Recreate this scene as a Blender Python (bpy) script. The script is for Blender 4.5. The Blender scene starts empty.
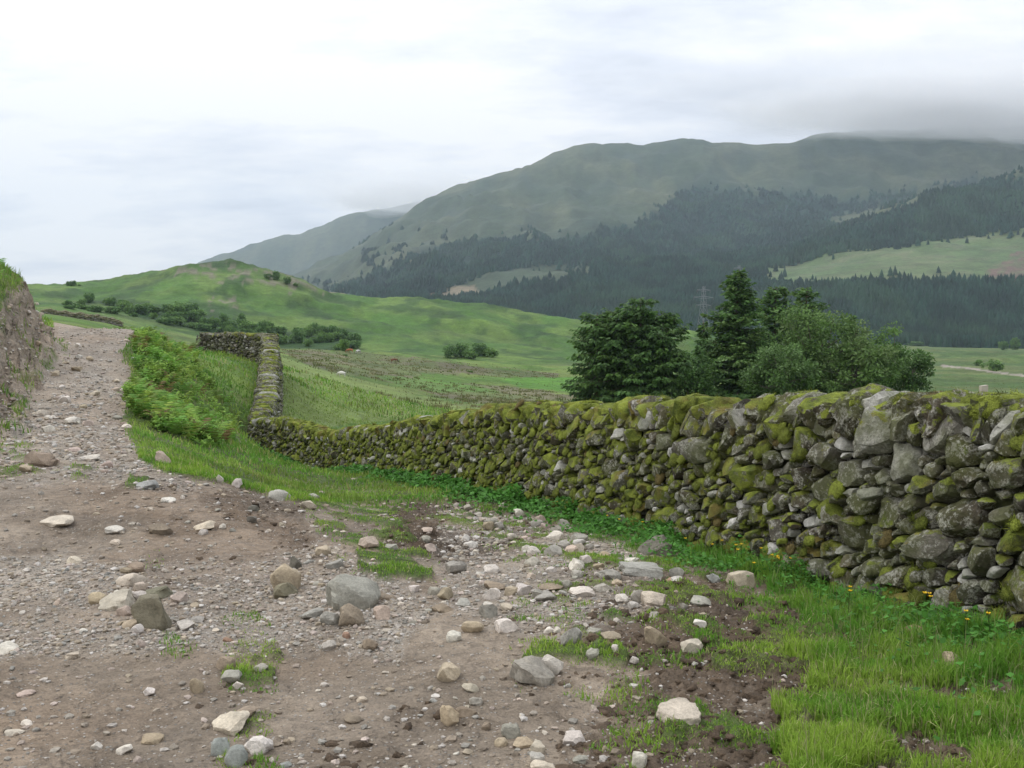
import bpy, bmesh, math
import numpy as np
from mathutils import Vector, Matrix
rng = np.random.default_rng(7)
PI = math.pi
C = bpy.context.scene.collection
scene = bpy.context.scene
EYE = 1.6
FPX = 1000.0
PITCH = math.atan(54/1000.0)
CP, SP = math.cos(PITCH), math.sin(PITCH)

# ------------------------------------------------------------ helpers
def sstep(a, b, x):
    t = np.clip((np.asarray(x, float)-a)/(b-a), 0, 1)
    return t*t*(3-2*t)

def pix2world(u, v, y):
    t = (384-np.asarray(v, float))/FPX
    dz = y*(t*CP-SP)/(CP+t*SP)
    x = (np.asarray(u, float)-512)/FPX*(y*CP-dz*SP)
    return x, y, EYE+dz

def world2pix(x, y, z):
    dz = z-EYE
    w = np.maximum(y*CP-dz*SP, .2)
    return 512+FPX*x/w, 384-FPX*(dz*CP+y*SP)/w

_perm = np.random.default_rng(3).permutation(256)
_perm = np.concatenate([_perm, _perm, _perm])
_g2 = np.array([(math.cos(a), math.sin(a)) for a in np.arange(32)*PI/16])
def noise2(x, y, seed=0):
    x = np.asarray(x, float)+seed*17.31; y = np.asarray(y, float)-seed*9.77
    xi = np.floor(x).astype(np.int64); yi = np.floor(y).astype(np.int64)
    xf = x-xi; yf = y-yi
    xi &= 255; yi &= 255
    def g(ix, iy, fx, fy):
        h = _perm[_perm[ix & 255]+(iy & 255)] & 31
        return _g2[h, 0]*fx+_g2[h, 1]*fy
    a = g(xi, yi, xf, yf); b = g(xi+1, yi, xf-1, yf)
    c = g(xi, yi+1, xf, yf-1); d = g(xi+1, yi+1, xf-1, yf-1)
    w = xf*xf*xf*(xf*(xf*6-15)+10); q = yf*yf*yf*(yf*(yf*6-15)+10)
    return ((a+(b-a)*w)*(1-q)+(c+(d-c)*w)*q)*1.5
def fbm(x, y, o=4, seed=0, gain=.5):
    s = 0; a = 1; f = 1
    for k in range(o):
        s = s+a*noise2(np.asarray(x)*f, np.asarray(y)*f, seed+k*5); a *= gain; f *= 2.03
    return s
def noise3(p, seed=0):
    return (noise2(p[..., 0]+.37*p[..., 2], p[..., 1]+.61*p[..., 2], seed)
            + noise2(p[..., 1]-.53*p[..., 0]+3.1, p[..., 2]+.29*p[..., 0], seed+11))*.7

def hexc(r, g, b):
    f = lambda c: ((c/255+.055)/1.055)**2.4 if c/255 > .04045 else c/255/12.92
    return np.array([f(r), f(g), f(b)])

def make_mesh(name, V, faces, col=None, smooth=True, mats=(), extra=None, sharp=None):
    """faces: list of int arrays (n,3) or (n,4)"""
    me = bpy.data.meshes.new(name)
    V = np.asarray(V, np.float32)
    me.vertices.add(len(V)); me.vertices.foreach_set('co', V.ravel())
    loops = np.concatenate([np.asarray(f, np.int32).ravel() for f in faces])
    tot = np.concatenate([np.full(len(f), f.shape[1], np.int32) for f in faces])
    start = np.concatenate([[0], np.cumsum(tot)[:-1]]).astype(np.int32)
    me.loops.add(len(loops)); me.loops.foreach_set('vertex_index', loops)
    me.polygons.add(len(tot)); me.polygons.foreach_set('loop_start', start)
    me.polygons.foreach_set('loop_total', tot)
    me.polygons.foreach_set('use_smooth', np.full(len(tot), smooth, bool))
    if col is not None:
        a = me.color_attributes.new('Col', 'FLOAT_COLOR', 'POINT')
        col = np.asarray(col, np.float32)
        if col.ndim == 1: col = np.tile(col, (len(V), 1))
        if col.shape[1] == 3: col = np.hstack([col, np.ones((len(V), 1), np.float32)])
        a.data.foreach_set('color', col.ravel())
    for k, arr in (extra or {}).items():
        a = me.attributes.new(k, 'FLOAT', 'POINT')
        a.data.foreach_set('value', np.asarray(arr, np.float32))
    for m in mats: me.materials.append(m)
    me.update(calc_edges=True); me.validate()
    if sharp: me.set_sharp_from_angle(angle=math.radians(sharp))
    return me

def link(name, me, parent=None, loc=None):
    o = bpy.data.objects.new(name, me); C.objects.link(o)
    if parent: o.parent = parent
    if loc is not None: o.location = loc
    return o
def empty(name, loc=(0, 0, 0), rz=0):
    o = bpy.data.objects.new(name, None); C.objects.link(o)
    o.location = loc; o.rotation_euler = (0, 0, rz); o.empty_display_size = .2
    return o
def tag(o, label=None, cat=None, group=None, kind=None):
    for k, v in (('label', label), ('category', cat), ('group', group), ('kind', kind)):
        if v: o[k] = v
    return o
def copy_tree(o, parent=None):
    c = o.copy(); C.objects.link(c); c.parent = parent
    for ch in list(o.children): copy_tree(ch, c)
    return c

_ico = {}
def ico(n):
    if n not in _ico:
        bm = bmesh.new(); bmesh.ops.create_icosphere(bm, subdivisions=n, radius=1)
        v = np.array([x.co[:] for x in bm.verts]); f = np.array([[q.index for q in p.verts] for p in bm.faces])
        bm.free(); _ico[n] = (v/np.linalg.norm(v, axis=1)[:, None], f)
    return _ico[n]

class Batch:
    def __init__(s): s.V = []; s.F = {3: [], 4: []}; s.C = []; s.n = 0; s.X = []
    def add(s, V, F, col, x=None):
        V = np.asarray(V, float); F = np.asarray(F)
        s.V.append(V); s.F[F.shape[1]].append(F+s.n); s.n += len(V)
        col = np.asarray(col, float)
        if col.ndim == 1: col = np.tile(col, (len(V), 1))
        s.C.append(col[:, :3])
        s.X.append(np.zeros(len(V)) if x is None else np.broadcast_to(x, (len(V),)))
    def mesh(s, name, mats, smooth=True, xname=None, sharp=None):
        fs = [np.concatenate(s.F[k]) for k in (3, 4) if s.F[k]]
        return make_mesh(name, np.concatenate(s.V), fs, np.concatenate(s.C), smooth, mats,
                         {xname: np.concatenate(s.X)} if xname else None, sharp)

def inpoly(u, v, poly):
    P = np.asarray(poly, float); r = np.zeros(np.shape(u), bool)
    n = len(P)
    for i in range(n):
        x1, y1 = P[i]; x2, y2 = P[(i+1) % n]
        if y1 == y2: continue
        c = ((y1 > v) != (y2 > v)) & (u < (x2-x1)*(v-y1)/(y2-y1)+x1)
        r ^= c
    return r

# ------------------------------------------------------------ materials
def newmat(name):
    m = bpy.data.materials.new(name); m.use_nodes = True
    nt = m.node_tree; nt.nodes.clear()
    return m, nt, nt.nodes, nt.links
class N:
    """tiny node writer"""
    def __init__(s, name):
        s.m, s.nt, s.ns, s.ls = newmat(name)
        s.out = s.ns.new('ShaderNodeOutputMaterial')
        s.bs = s.ns.new('ShaderNodeBsdfPrincipled')
        s.bs.inputs['Roughness'].default_value = .9
        s.bs.inputs['Specular IOR Level'].default_value = .25
        s.ls.new(s.bs.outputs[0], s.out.inputs[0])
        s.geo = s.ns.new('ShaderNodeNewGeometry')
        s.obj = s.ns.new('ShaderNodeTexCoord').outputs['Object']
        s.pos = s.geo.outputs['Position']
    def attr(s, n, fac=False):
        a = s.ns.new('ShaderNodeAttribute'); a.attribute_name = n
        return a.outputs['Fac' if fac else 'Color']
    def noise(s, scale, detail=4, rough=.55, vec=None, col=False):
        t = s.ns.new('ShaderNodeTexNoise'); t.inputs['Scale'].default_value = scale
        t.inputs['Detail'].default_value = detail; t.inputs['Roughness'].default_value = rough
        s.ls.new(vec if vec is not None else s.pos, t.inputs['Vector'])
        return t.outputs['Color' if col else 'Fac']
    def voro(s, scale, feature='F1', out='Distance', vec=None, rnd=1):
        t = s.ns.new('ShaderNodeTexVoronoi'); t.feature = feature; t.inputs['Scale'].default_value = scale
        t.inputs['Randomness'].default_value = rnd
        s.ls.new(vec if vec is not None else s.pos, t.inputs['Vector'])
        return t.outputs[out]
    def ramp(s, fac, stops):
        r = s.ns.new('ShaderNodeValToRGB'); e = r.color_ramp.elements
        while len(e) < len(stops): e.new(.5)
        for q, (p, c) in zip(e, stops):
            q.position = p; q.color = (c, c, c, 1) if np.isscalar(c) else (*c[:3], 1)
        s.ls.new(fac, r.inputs[0]); return r.outputs[0]
    def mix(s, fac, a, b, mode='MIX'):
        r = s.ns.new('ShaderNodeMix'); r.data_type = 'RGBA'; r.blend_type = mode
        for sock, val in ((r.inputs[0], fac), (r.inputs[6], a), (r.inputs[7], b)):
            if hasattr(val, 'links') or isinstance(val, bpy.types.NodeSocket): s.ls.new(val, sock)
            elif np.isscalar(val): sock.default_value = val if sock.type == 'VALUE' else (val, val, val, 1)
            else: sock.default_value = (*val[:3], 1)
        return r.outputs[2]
    def math(s, op, a, b=0.0, clamp=False):
        r = s.ns.new('ShaderNodeMath'); r.operation = op; r.use_clamp = clamp
        for sock, val in ((r.inputs[0], a), (r.inputs[1], b)):
            if isinstance(val, bpy.types.NodeSocket): s.ls.new(val, sock)
            else: sock.default_value = val
        return r.outputs[0]
    def bump(s, h, strength=.5, dist=.02, prev=None):
        b = s.ns.new('ShaderNodeBump'); b.inputs['Strength'].default_value = strength
        b.inputs['Distance'].default_value = dist
        s.ls.new(h, b.inputs['Height'])
        if prev is not None: s.ls.new(prev, b.inputs['Normal'])
        return b.outputs[0]
    def nz(s):
        x = s.ns.new('ShaderNodeSeparateXYZ'); s.ls.new(s.geo.outputs['Normal'], x.inputs[0]); return x.outputs[2]
    def base(s, c): s.ls.new(c, s.bs.inputs['Base Color'])
    def normal(s, n): s.ls.new(n, s.bs.inputs['Normal'])

def mat_leaf(name, trans=.35, rough=.65):
    k = N(name)
    c = k.attr('Col')
    k.base(c); k.bs.inputs['Roughness'].default_value = rough
    tr = k.ns.new('ShaderNodeBsdfTranslucent'); k.ls.new(c, tr.inputs[0])
    mx = k.ns.new('ShaderNodeMixShader'); mx.inputs[0].default_value = trans
    k.ls.new(k.bs.outputs[0], mx.inputs[1]); k.ls.new(tr.outputs[0], mx.inputs[2]); k.ls.new(mx.outputs[0], k.out.inputs[0])
    return k.m
M_leaf = mat_leaf('leaf')

def mat_rock():
    k = N('rock'); c = k.attr('Col')
    big = k.noise(9, 6, .65); fine = k.noise(70, 5, .7); speck = k.noise(240, 2, .6)
    c = k.mix(1.0, c, k.ramp(big, [(.25, .62), (.5, 1.0), (.75, 1.3)]), 'MULTIPLY')
    c = k.mix(1.0, c, k.ramp(fine, [(.3, .72), (.7, 1.22)]), 'MULTIPLY')
    c = k.mix(k.ramp(speck, [(.62, 0.0), (.72, .5)]), c, (.10, .09, .08))
    k.base(c); k.bs.inputs['Roughness'].default_value = .85
    h = k.mix(.35, big, fine)
    k.normal(k.bump(h, .8, .02, k.bump(speck, .4, .004)))
    return k.m
M_rock = mat_rock()

def mat_soil():
    k = N('soil'); c = k.attr('Col')
    g = k.attr('gravel', True)
    a = k.noise(1.3, 6, .6); b = k.noise(14, 6, .7); d = k.noise(90, 4, .7)
    L1 = k.noise(.022, 9, .72); L2 = k.noise(.16, 8, .72)
    c = k.mix(1.0, c, k.ramp(L1, [(.32, .62), (.5, 1.0), (.68, 1.36)]), 'MULTIPLY')
    c = k.mix(1.0, c, k.ramp(L2, [(.32, .72), (.5, 1.0), (.68, 1.28)]), 'MULTIPLY')
    c = k.mix(1.0, c, k.ramp(a, [(.3, .8), (.7, 1.18)]), 'MULTIPLY')
    c = k.mix(1.0, c, k.ramp(b, [(.3, .72), (.5, 1.0), (.72, 1.28)]), 'MULTIPLY')
    c = k.mix(1.0, c, k.ramp(d, [(.3, .75), (.7, 1.22)]), 'MULTIPLY')
    # little chips of stone set in the mud: each cell takes its own tone
    v = k.voro(58, 'F1', 'Distance'); vc = k.voro(58, 'F1', 'Color')
    chip = k.ramp(v, [(.30, 1.0), (.42, 0.0)])
    pick = k.ns.new('ShaderNodeSeparateColor'); k.ls.new(vc, pick.inputs[0])
    keep = k.math('GREATER_THAN', k.math('ADD', pick.outputs[0], k.math('MULTIPLY', g, .60)), .86)
    tone = k.mix(pick.outputs[1], (.15, .135, .115), (.50, .46, .41))
    m = k.math('MULTIPLY', chip, keep)
    m = k.math('MULTIPLY', m, k.math('GREATER_THAN', g, .04))
    c = k.mix(m, c, tone)
    k.base(c)
    rg = k.ramp(k.noise(.8, 3), [(.35, .75), (.65, .95)])
    k.ls.new(rg, k.bs.inputs['Roughness'])
    n0 = k.bump(L2, .5, 1.2, k.bump(L1, .5, 7.0)); n1 = k.bump(b, .8, .035, n0); n2 = k.bump(d, .8, .010, n1); n3 = k.bump(m, .9, .006, n2)
    k.normal(n3)
    return k.m
M_soil = mat_soil()
# ------------------------------------------------------------ terrain
H0 = [  # near control points (u, v, y) from the photograph; z follows from the pixel
 (1024,640,5.16),(850,592,6.7),(700,547,9.0),(560,512,12.2),(450,486,16.8),(370,474,22),(310,475,26.8),(260,457,31),(240,447,33),
 (450,520,10.6),(450,560,7.4),(600,560,7.3),(700,600,6.0),(330,500,13.2),(300,487,17),(250,484,12.5),(210,478,10.9),(150,450,13.6),
 (80,430,15.8),(80,400,20.0),(80,366,26),(100,345,30.5),(98,333,33),(90,333,38),(75,326,44),(60,326,50),(40,322,60),
 (130,346,31),(160,338,34),(130,400,20.5),(160,395,25),(200,400,27),(180,450,14.8),(235,415,36),(230,395,38),(238,372,43),(215,352,50),(190,349,52),(130,352,50),(100,342,50),
 (170,365,29),(200,430,22),(210,455,16.5),
 (280,372,66),(300,416,45),(283,386,46),(257,357,50),(262,355,54),(215,350,54),(400,420,50),(450,412,60),(370,430,32),(500,415,45),
 (0,425,16.5),(0,400,20),(0,350,27),(-150,400,17),(-150,480,9.5),(-300,340,40),
 (700,470,16),(700,425,60),(900,480,12),(900,425,60),(1300,560,6.5),(1300,420,60),(1300,470,14),(600,425,45)]
pu = []; pY = []; pz = []
for u, v, y in H0:
    x, _, z = pix2world(u, v, y); pu.append(512+1000*x/y); pY.append(y); pz.append(z)
for y in (1.2, 2.2, 3.65, 4.6):
    for u in (-900, -400, 0, 500, 1000, 1500, 2100):
        pu.append(u); pY.append(y); pz.append(0.0)
for u in (150, 0, 300): pu.append(u); pY.append(7.5); pz.append(0.0)
for y, z in ((9, 0.1), (20, .4), (50, 1.5)):
    pu.append(-900); pY.append(y); pz.append(z)
for y, z in ((9, -.2), (20, -1.2), (50, -4)):
    pu.append(2100); pY.append(y); pz.append(z)
pu = np.array(pu); pY = np.array(pY); pz = np.array(pz)
wx = lambda u: np.asarray(u)/260.0
wy = lambda y: 2.6*np.log(y)
def _k(r2): return np.where(r2 > 0, r2*np.log(np.maximum(r2, 1e-12)), 0)
X = np.stack([wx(pu), wy(pY)], 1); n = len(X)
K = _k(((X[:, None]-X[None])**2).sum(-1))+np.eye(n)*.02
P = np.hstack([np.ones((n, 1)), X])
A = np.block([[K, P], [P.T, np.zeros((3, 3))]])
W = np.linalg.solve(A, np.concatenate([pz, np.zeros(3)]))
def tps(u, y):
    u = np.asarray(u, float); q = np.stack([wx(u.ravel()), wy(np.broadcast_to(y, u.shape).ravel())], 1)
    out = np.empty(len(q))
    for i in range(0, len(q), 20000):
        s = q[i:i+20000]
        out[i:i+20000] = _k(((s[:, None]-X[None])**2).sum(-1)) @ W[:n]+W[n]+s @ W[n+1:]
    return out.reshape(u.shape)

def pchip(xk, yk, x):
    """xk (K,), yk (K,M) -> values at x (R,) -> (R,M)"""
    xk = np.asarray(xk, float); yk = np.asarray(yk, float)
    h = np.diff(xk)[:, None]; d = np.diff(yk, axis=0)/h
    m = np.zeros_like(yk)
    a, b = d[:-1], d[1:]; w1 = 2*h[1:]+h[:-1]; w2 = h[1:]+2*h[:-1]
    with np.errstate(divide='ignore', invalid='ignore'):
        mm = (w1+w2)/(w1/a+w2/b)
    m[1:-1] = np.where(a*b > 0, mm, 0); m[0] = d[0]; m[-1] = d[-1]
    x = np.clip(x, xk[0], xk[-1])
    i = np.clip(np.searchsorted(xk, x, 'right')-1, 0, len(xk)-2)
    t = ((x-xk[i])/(xk[i+1]-xk[i]))[:, None]; H = h[i]
    return ((2*t**3-3*t**2+1)*yk[i]+(t**3-2*t**2+t)*H*m[i]+(-2*t**3+3*t**2)*yk[i+1]+(t**3-t**2)*H*m[i+1])

LAY = [
 (90,  {-300:300,0:310,60:316,100:325,130:336,200:347,250:355,275:364,310:382,342:392,400:404,450:408,570:408,700:408,1024:412}),
 (150, {-300:300,0:312,100:322,200:350,275:355,310:364,342:372,360:376,400:384,450:391,570:398,700:396,930:399,1024:399}),
 (280, {-300:300,0:313,100:323,200:354,275:350,310:350,342:352,360:354.5,400:358,450:363,570:374,700:382,930:385,1024:386}),
 (400, {-300:298,0:306,50:306,100:314,200:338,300:352,360:353.5,400:354,450:357,570:364,700:370,930:369,1024:371}),
 (520, {-300:290,0:297,100:300,150:300,200:302,300:318,330:322,400:330,500:341,570:347,700:357,930:360,1024:362}),
 (650, {-300:270,0:287,40:286,80:284,110:280,130:276,160:271,190:266,215:264,240:265,270:270,300:279,330:293,360:297,400:299,440:303,460:304.5,480:305,510:312,560:318,620:326,660:330,700:335,760:345,930:353,1024:356}),
 (860, {-300:310,0:300,200:300,330:325,500:340,700:346,930:350,1024:350}),
 (1150,{-300:320,300:330,500:338,600:338,700:340,820:341,930:346,1024:348}),
 (1450,{-300:322,300:322,400:306,500:324,600:322,700:312,820:290,930:284,1024:284}),
 (1900,{-300:322,0:322,300:312,350:300,400:296,500:285,600:272,700:272,770:266,850:247,930:236,1024:226,1500:190}),
 (2250,{-300:325,0:322,300:305,350:288,400:276,500:262,600:262,700:266,770:257,850:227,930:202,1024:177,1200:150,1500:140}),
 (2700,{-300:325,0:325,300:297,350:276,400:258,500:238,600:236,700:240,800:236,900:222,1024:212}),
 (3300,{-300:325,0:325,300:285,340:268,400:234,450:213,500:200,600:195,700:190,800:195,900:188,1024:180}),
 (4000,{-300:325,0:330,250:300,275:286,300:275,320:265,340:258,355:250,370:243,385:232,400:221,420:207,440:196,480:184,520:173,540:164,560:155,590:149,620:150,650:147,685:142,700:143,710:147,750:149,780:145,830:138,900:134,1024:130,1500:125}),
 (4600,{-300:325,250:300,300:290,400:250,600:180,700:170,1024:150}),
 (5200,{-300:325,300:322,1024:320}),
 (6500,{-300:335,0:330,150:290,175:277,200:264,220:256,240:250,262:243,280:238,300:235,320:228,345:218,370:212,400:207,450:200,600:195,1024:190}),
 (7600,{-300:330,1024:330}),
 (9500,{-300:330,1024:330}),
]
def lay_z(spec, us, d):
    ks = sorted(spec); v = np.array([spec[k] for k in ks], float)
    vv = pchip(ks, v[:, None], us)[:, 0]
    return EYE-(vv-330)/1000*d
U = np.unique(np.concatenate([np.arange(-1400, -120, 40), np.arange(-120, 1145, 2), np.arange(1150, 2400, 40)]).astype(float))
ys = [2.6]
while ys[-1] < 9400:
    y = ys[-1]; r = .0055 if y < 11 else (.010 if y < 70 else .0125)
    ys.append(y*(1+r))
Ys = np.array(ys)
near_rows = Ys <= 40
G = np.zeros((len(Ys), len(U)))
UU, YY = np.meshgrid(U, Ys)
nn = Ys < 62
Gn = tps(UU[nn], YY[nn])
ds = [34, 46, 60]+[l[0] for l in LAY]
zs = [tps(U, np.full(len(U), float(d))) for d in ds[:3]]+[lay_z(l[1], U, l[0]) for l in LAY]
Gf = pchip(ds, np.array(zs), Ys)
w = sstep(40, 58, YY)
G = Gf.copy(); G[nn] = Gn*(1-w[nn])+Gf[nn]*w[nn]
XX = (UU-512)/1000*YY

# cut bank on the left of the track
by = [0, 8, 13, 16, 20, 24, 27, 29, 31, 34]; bx = [-5.3, -5.6, -6.7, -8.0, -9.9, -11.5, -12.55, -13.35, -14.3, -16.5]
foot = np.interp(YY, by, bx)+.35*noise2(YY*.55, YY*0, 4)+.18*noise2(YY*1.7, YY*0, 5)
t = foot+.30-XX
hb = np.interp(YY, [0, 9, 13, 16, 20, 25, 28.2, 29.3, 30.5, 33], [.2, .25, .35, .65, 1.35, 1.95, 2.05, .9, .1, 0])
prof = np.interp(t, [0, .45, .70, .88, 1.02, 1.6, 3, 6, 14], [0, .26, .56, .86, .97, 1.12, 1.25, 1.4, 1.5])
bank_face = sstep(0, .25, t)*(1-sstep(.88, 1.02, t))*sstep(.25, .7, hb)
bank_top = sstep(.82, .94, t)*sstep(.1, .5, hb)*(YY < 34)
G = G+hb*prof
G = G+bank_face*(.20*fbm(XX*1.6+YY*.9, YY*1.4, 4, 8)+.10*fbm(XX*6, YY*6, 3, 9))
PU, PV = world2pix(XX, YY, G)

# noise in world space
nr = 1-sstep(30, 60, YY)
G = G+nr*(.035*fbm(XX*.8, YY*.8, 4, 1)+.010*fbm(XX*4.5, YY*4.5, 3, 2))*sstep(1.5, 5, YY)
cxr = np.interp(YY, [2, 5, 8, 11, 16, 22, 33], [-1.7, -2.1, -2.7, -3.6, -5.6, -8.0, -13.2])+.15*noise2(YY*.35, YY*0, 12)
rut = sum(np.exp(-((XX-cxr-o_)/.26)**2) for o_ in (-.85, .85))
G = G-rut*.055*sstep(2, 4, YY)*(1-sstep(26, 33, YY))*(.6+.6*noise2(XX*.6, YY*.6, 13))
mid = sstep(45, 110, YY)*(1-sstep(700, 1000, YY))
G = G+mid*(.9*fbm(XX/32, YY/32, 3, 21)+.35*fbm(XX/9, YY/9, 3, 22)+.12*fbm(XX/3, YY/3, 3, 28))*sstep(60, 300, YY)
hill = sstep(430, 540, YY)*(1-sstep(700, 860, YY))
G = G+hill*(2.6*fbm(XX/50, YY/50, 5, 23)+.7*fbm(XX/12, YY/9, 4, 26)+np.maximum(0, fbm(XX/20, YY/26, 4, 24))*2.2*np.exp(-((PU-240)/110)**2))
far = sstep(1500, 2300, YY)*(1-.6*sstep(5000, 6000, YY))
rid = 1-np.abs(fbm(XX/330+.3*YY/330, YY/520, 3, 31))*1.6
G = G+far*(38*(rid-.5)+17*fbm(XX/120, YY/150, 5, 33))*(1-.65*np.exp(-((YY-4000)/350)**2))
PU, PV = world2pix(XX, YY, G)

def gz(x, y):
    """height of the finished ground at world x, y"""
    x = np.asarray(x, float); y = np.asarray(y, float)
    yc = np.clip(y, Ys[0], Ys[-1]*.999); u = np.clip(512+1000*x/yc, U[0], U[-1]-.01)
    i = np.clip(np.searchsorted(Ys, yc, 'right')-1, 0, len(Ys)-2); j = np.clip(np.searchsorted(U, u, 'right')-1, 0, len(U)-2)
    a = (yc-Ys[i])/(Ys[i+1]-Ys[i]); b = (u-U[j])/(U[j+1]-U[j])
    return (G[i, j]*(1-a)*(1-b)+G[i+1, j]*a*(1-b)+G[i, j+1]*(1-a)*b+G[i+1, j+1]*a*b)
def gfield(F, x, y):
    yc = np.clip(y, Ys[0], Ys[-1]*.999); u = np.clip(512+1000*np.asarray(x)/yc, U[0], U[-1]-.01)
    i = np.clip(np.searchsorted(Ys, yc), 0, len(Ys)-1); j = np.clip(np.searchsorted(U, u), 0, len(U)-1)
    return F[i, j]
def hit(u, v, ymin=2.7, ymax=9000):
    """first ground point seen through pixel u, v"""
    yy = Ys[(Ys >= ymin) & (Ys <= ymax)]
    x, _, z = pix2world(u, v, yy)
    g = gz(x, yy); s = np.where(g >= z)[0]
    k = s[0] if len(s) else len(yy)-1
    if k > 0:
        d0 = z[k-1]-g[k-1]; d1 = z[k]-g[k]; f = d0/(d0-d1) if d0 != d1 else 0
        y = yy[k-1]+(yy[k]-yy[k-1])*np.clip(f, 0, 1)
    else: y = yy[k]
    x = float(pix2world(u, v, y)[0]); return x, float(y), float(gz(x, y))

# ------------------------------------------------------------ land cover
jx = fbm(XX*1.1, YY*1.1, 4, 41); jy = fbm(XX*1.1, YY*1.1, 4, 47)
def cov(poly, y0, y1, jit=9, fine=True):
    s = 0
    for k in range(3):
        du = jit*(jx if k == 0 else noise2(XX*(3+k)*.9, YY*(3+k)*.9, 50+k)); dv = jit*.5*(jy if k == 0 else noise2(XX*(3+k), YY*(3+k), 60+k))
        s = s+inpoly(PU+du, PV+dv, poly)
    return s/3.0*((YY >= y0) & (YY <= y1))
def covf(poly, y0, y1, jit=5, L=60.):
    du = jit*fbm(XX/L, YY/L, 4, 71); dv = jit*.6*fbm(XX/L, YY/L, 4, 77)
    return inpoly(PU+du, PV+dv, poly)*1.0*((YY >= y0) & (YY <= y1))
lowm = YY < 62
gr = np.zeros_like(G)
def paint(poly, amt, y0=2, y1=62, jit=9):
    global gr
    gr = np.maximum(gr, cov(poly, y0, y1, jit)*amt)
# grass: right corner and wall foot
paint([(700,900),(720,730),(730,660),(640,560),(560,520),(420,498),(420,480),(700,500),(1400,560),(1400,900)], .62, jit=40)
paint([(800,900),(775,740),(768,690),(800,650),(815,628),(770,600),(735,575),(690,556),(640,535),(590,516),(520,500),(460,494),(400,492),(380,470),(700,500),(1400,560),(1400,900)], 1, jit=34)
holes = sstep(.28, .58, fbm(XX*2.8, YY*2.8, 4, 171))*.9*(PU > 560)*(YY < 12)*(PV > 560); gr = gr*(1-holes*.85)
paint([(690,900),(720,700),(690,640),(640,600),(760,590),(820,640),(800,900)], .6, jit=40)
paint([(560,900),(600,700),(560,600),(700,560),(760,640),(720,900)], .36, jit=40)
# verge left of the wall and the bracken bank
paint([(128,336),(132,380),(122,420),(138,455),(165,472),(215,480),(250,488),(285,498),(330,503),(430,500),(470,500),(460,470),(300,450),(245,440),(262,336),(190,330)], 1, jit=7)
paint([(300,500),(330,540),(350,570),(395,585),(440,578),(425,545),(400,515),(440,500),(380,490)], .55, jit=14)
paint([(345,545),(370,580),(430,580),(440,560),(400,540)], .8, jit=12)
paint([(520,590),(560,565),(620,575),(600,600),(640,650),(560,700),(520,690)], .55, jit=26)
paint([(545,690),(520,650),(600,640),(640,670),(600,700)], .5, jit=12)
paint([(440,500),(520,520),(640,560),(700,580),(640,640),(500,540),(430,520)], .56, jit=22)
paint([(225,610),(262,600),(285,650),(275,700),(290,780),(215,780),(235,700),(222,650)], .42, jit=11)
paint([(150,540),(165,548),(160,570),(135,560)], .4, jit=8)
paint([(160,620),(200,640),(190,655),(160,650)], .35, jit=8)
paint([(128,472),(150,476),(146,486),(124,486)], .9, jit=4)
paint([(-200,440),(20,438),(60,460),(110,468),(70,478),(30,480),(-200,500)], .5, jit=9)
paint([(-300,385),(10,385),(30,360),(45,345),(66,338),(72,350),(55,365),(38,385),(28,412),(-300,425)], .6, jit=6)
paint([(135,380),(120,350),(150,330),(260,330),(260,440),(160,440)], 1, jit=4)
beyond = sstep(33.5, 34.5, YY)*(1-inpoly(PU+2*jx, PV, [(55,336),(52,318),(82,318),(84,325),(150,327),(150,337)]))
gr = np.maximum(gr, beyond*(YY < 62))
# wall path: everything on its far side is pasture
WP = np.array([(3.55,2.0),(3.30,3.2),(2.66,5.16),(2.24,6.7),(1.66,9.0),(.60,12.2),(-1.02,16.8),(-3.1,22.0),(-5.5,26.8),(-7.85,31.0),(-8.95,33.3),(-9.8,38.0),(-11.2,44.0),(-12.6,50.0),(-13.6,51.3),(-15.2,52.0),(-16.6,52.3)])
wallx = np.interp(YY, WP[:14, 1], WP[:14, 0])
behind = sstep(.25, .45, XX-wallx)*((YY < 50)*1.0)
gr = np.maximum(gr, behind)
gr = np.maximum(gr, bank_top*(YY < 40)); gr = np.where((bank_face > .4) & (t > .38), np.minimum(gr, .15+.75*sstep(.0,.4,fbm(XX*1.3,YY*1.3,3,90))), gr)
gr = np.where(YY >= 58, 1, gr)
near_noise = fbm(XX*2.2, YY*2.2, 4, 81)
gr_m = np.clip(gr*1.0+np.where((gr > .02) & (gr < .97), near_noise*.55-.15, 0), 0, 1)
solid = sstep(.42, .62, gr_m)

mud_l = np.array([.290, .236, .178]); mud_d = np.array([.105, .074, .048]); grav = np.array([.40, .362, .31])
dark = cov([(395,500),(470,498),(560,520),(520,545),(470,560),(380,540)], 2, 60, 18)
dark = np.maximum(dark, cov([(640,560),(720,575),(830,620),(780,700),(770,900),(560,900),(590,760),(620,680),(560,600)], 2, 60, 60)*.8)
dark = np.maximum(dark, cov([(225,480),(300,500),(330,560),(280,540),(200,498)], 2, 60, 14)*.6)
dark = np.maximum(dark, holes)
dark = np.maximum(dark, .35*sstep(.1, .5, fbm(XX*.9, YY*.9, 4, 83)))
dark = np.where(bank_face > .3, .45*sstep(-.1, .45, fbm(XX*1.5, YY*1.5, 3, 86)), dark)
gv = cov([(-300,560),(60,550),(230,560),(330,540),(440,600),(400,650),(200,645),(0,650),(-300,650)], 2, 60, 30)*.85
gv = np.maximum(gv, cov([(-20,480),(30,400),(60,330),(140,326),(130,400),(150,450),(200,490),(60,480)], 2, 60, 10)*.55)
gv = np.maximum(gv, cov([(440,500),(620,530),(680,600),(560,640),(440,600)], 2, 60, 18)*.6)
gv = np.clip(gv*(.85+.7*fbm(XX*1.2, YY*1.2, 3, 85)), 0, 1)
col = mud_l[None, None]*(1-dark[..., None])+mud_d*dark[..., None]
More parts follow.
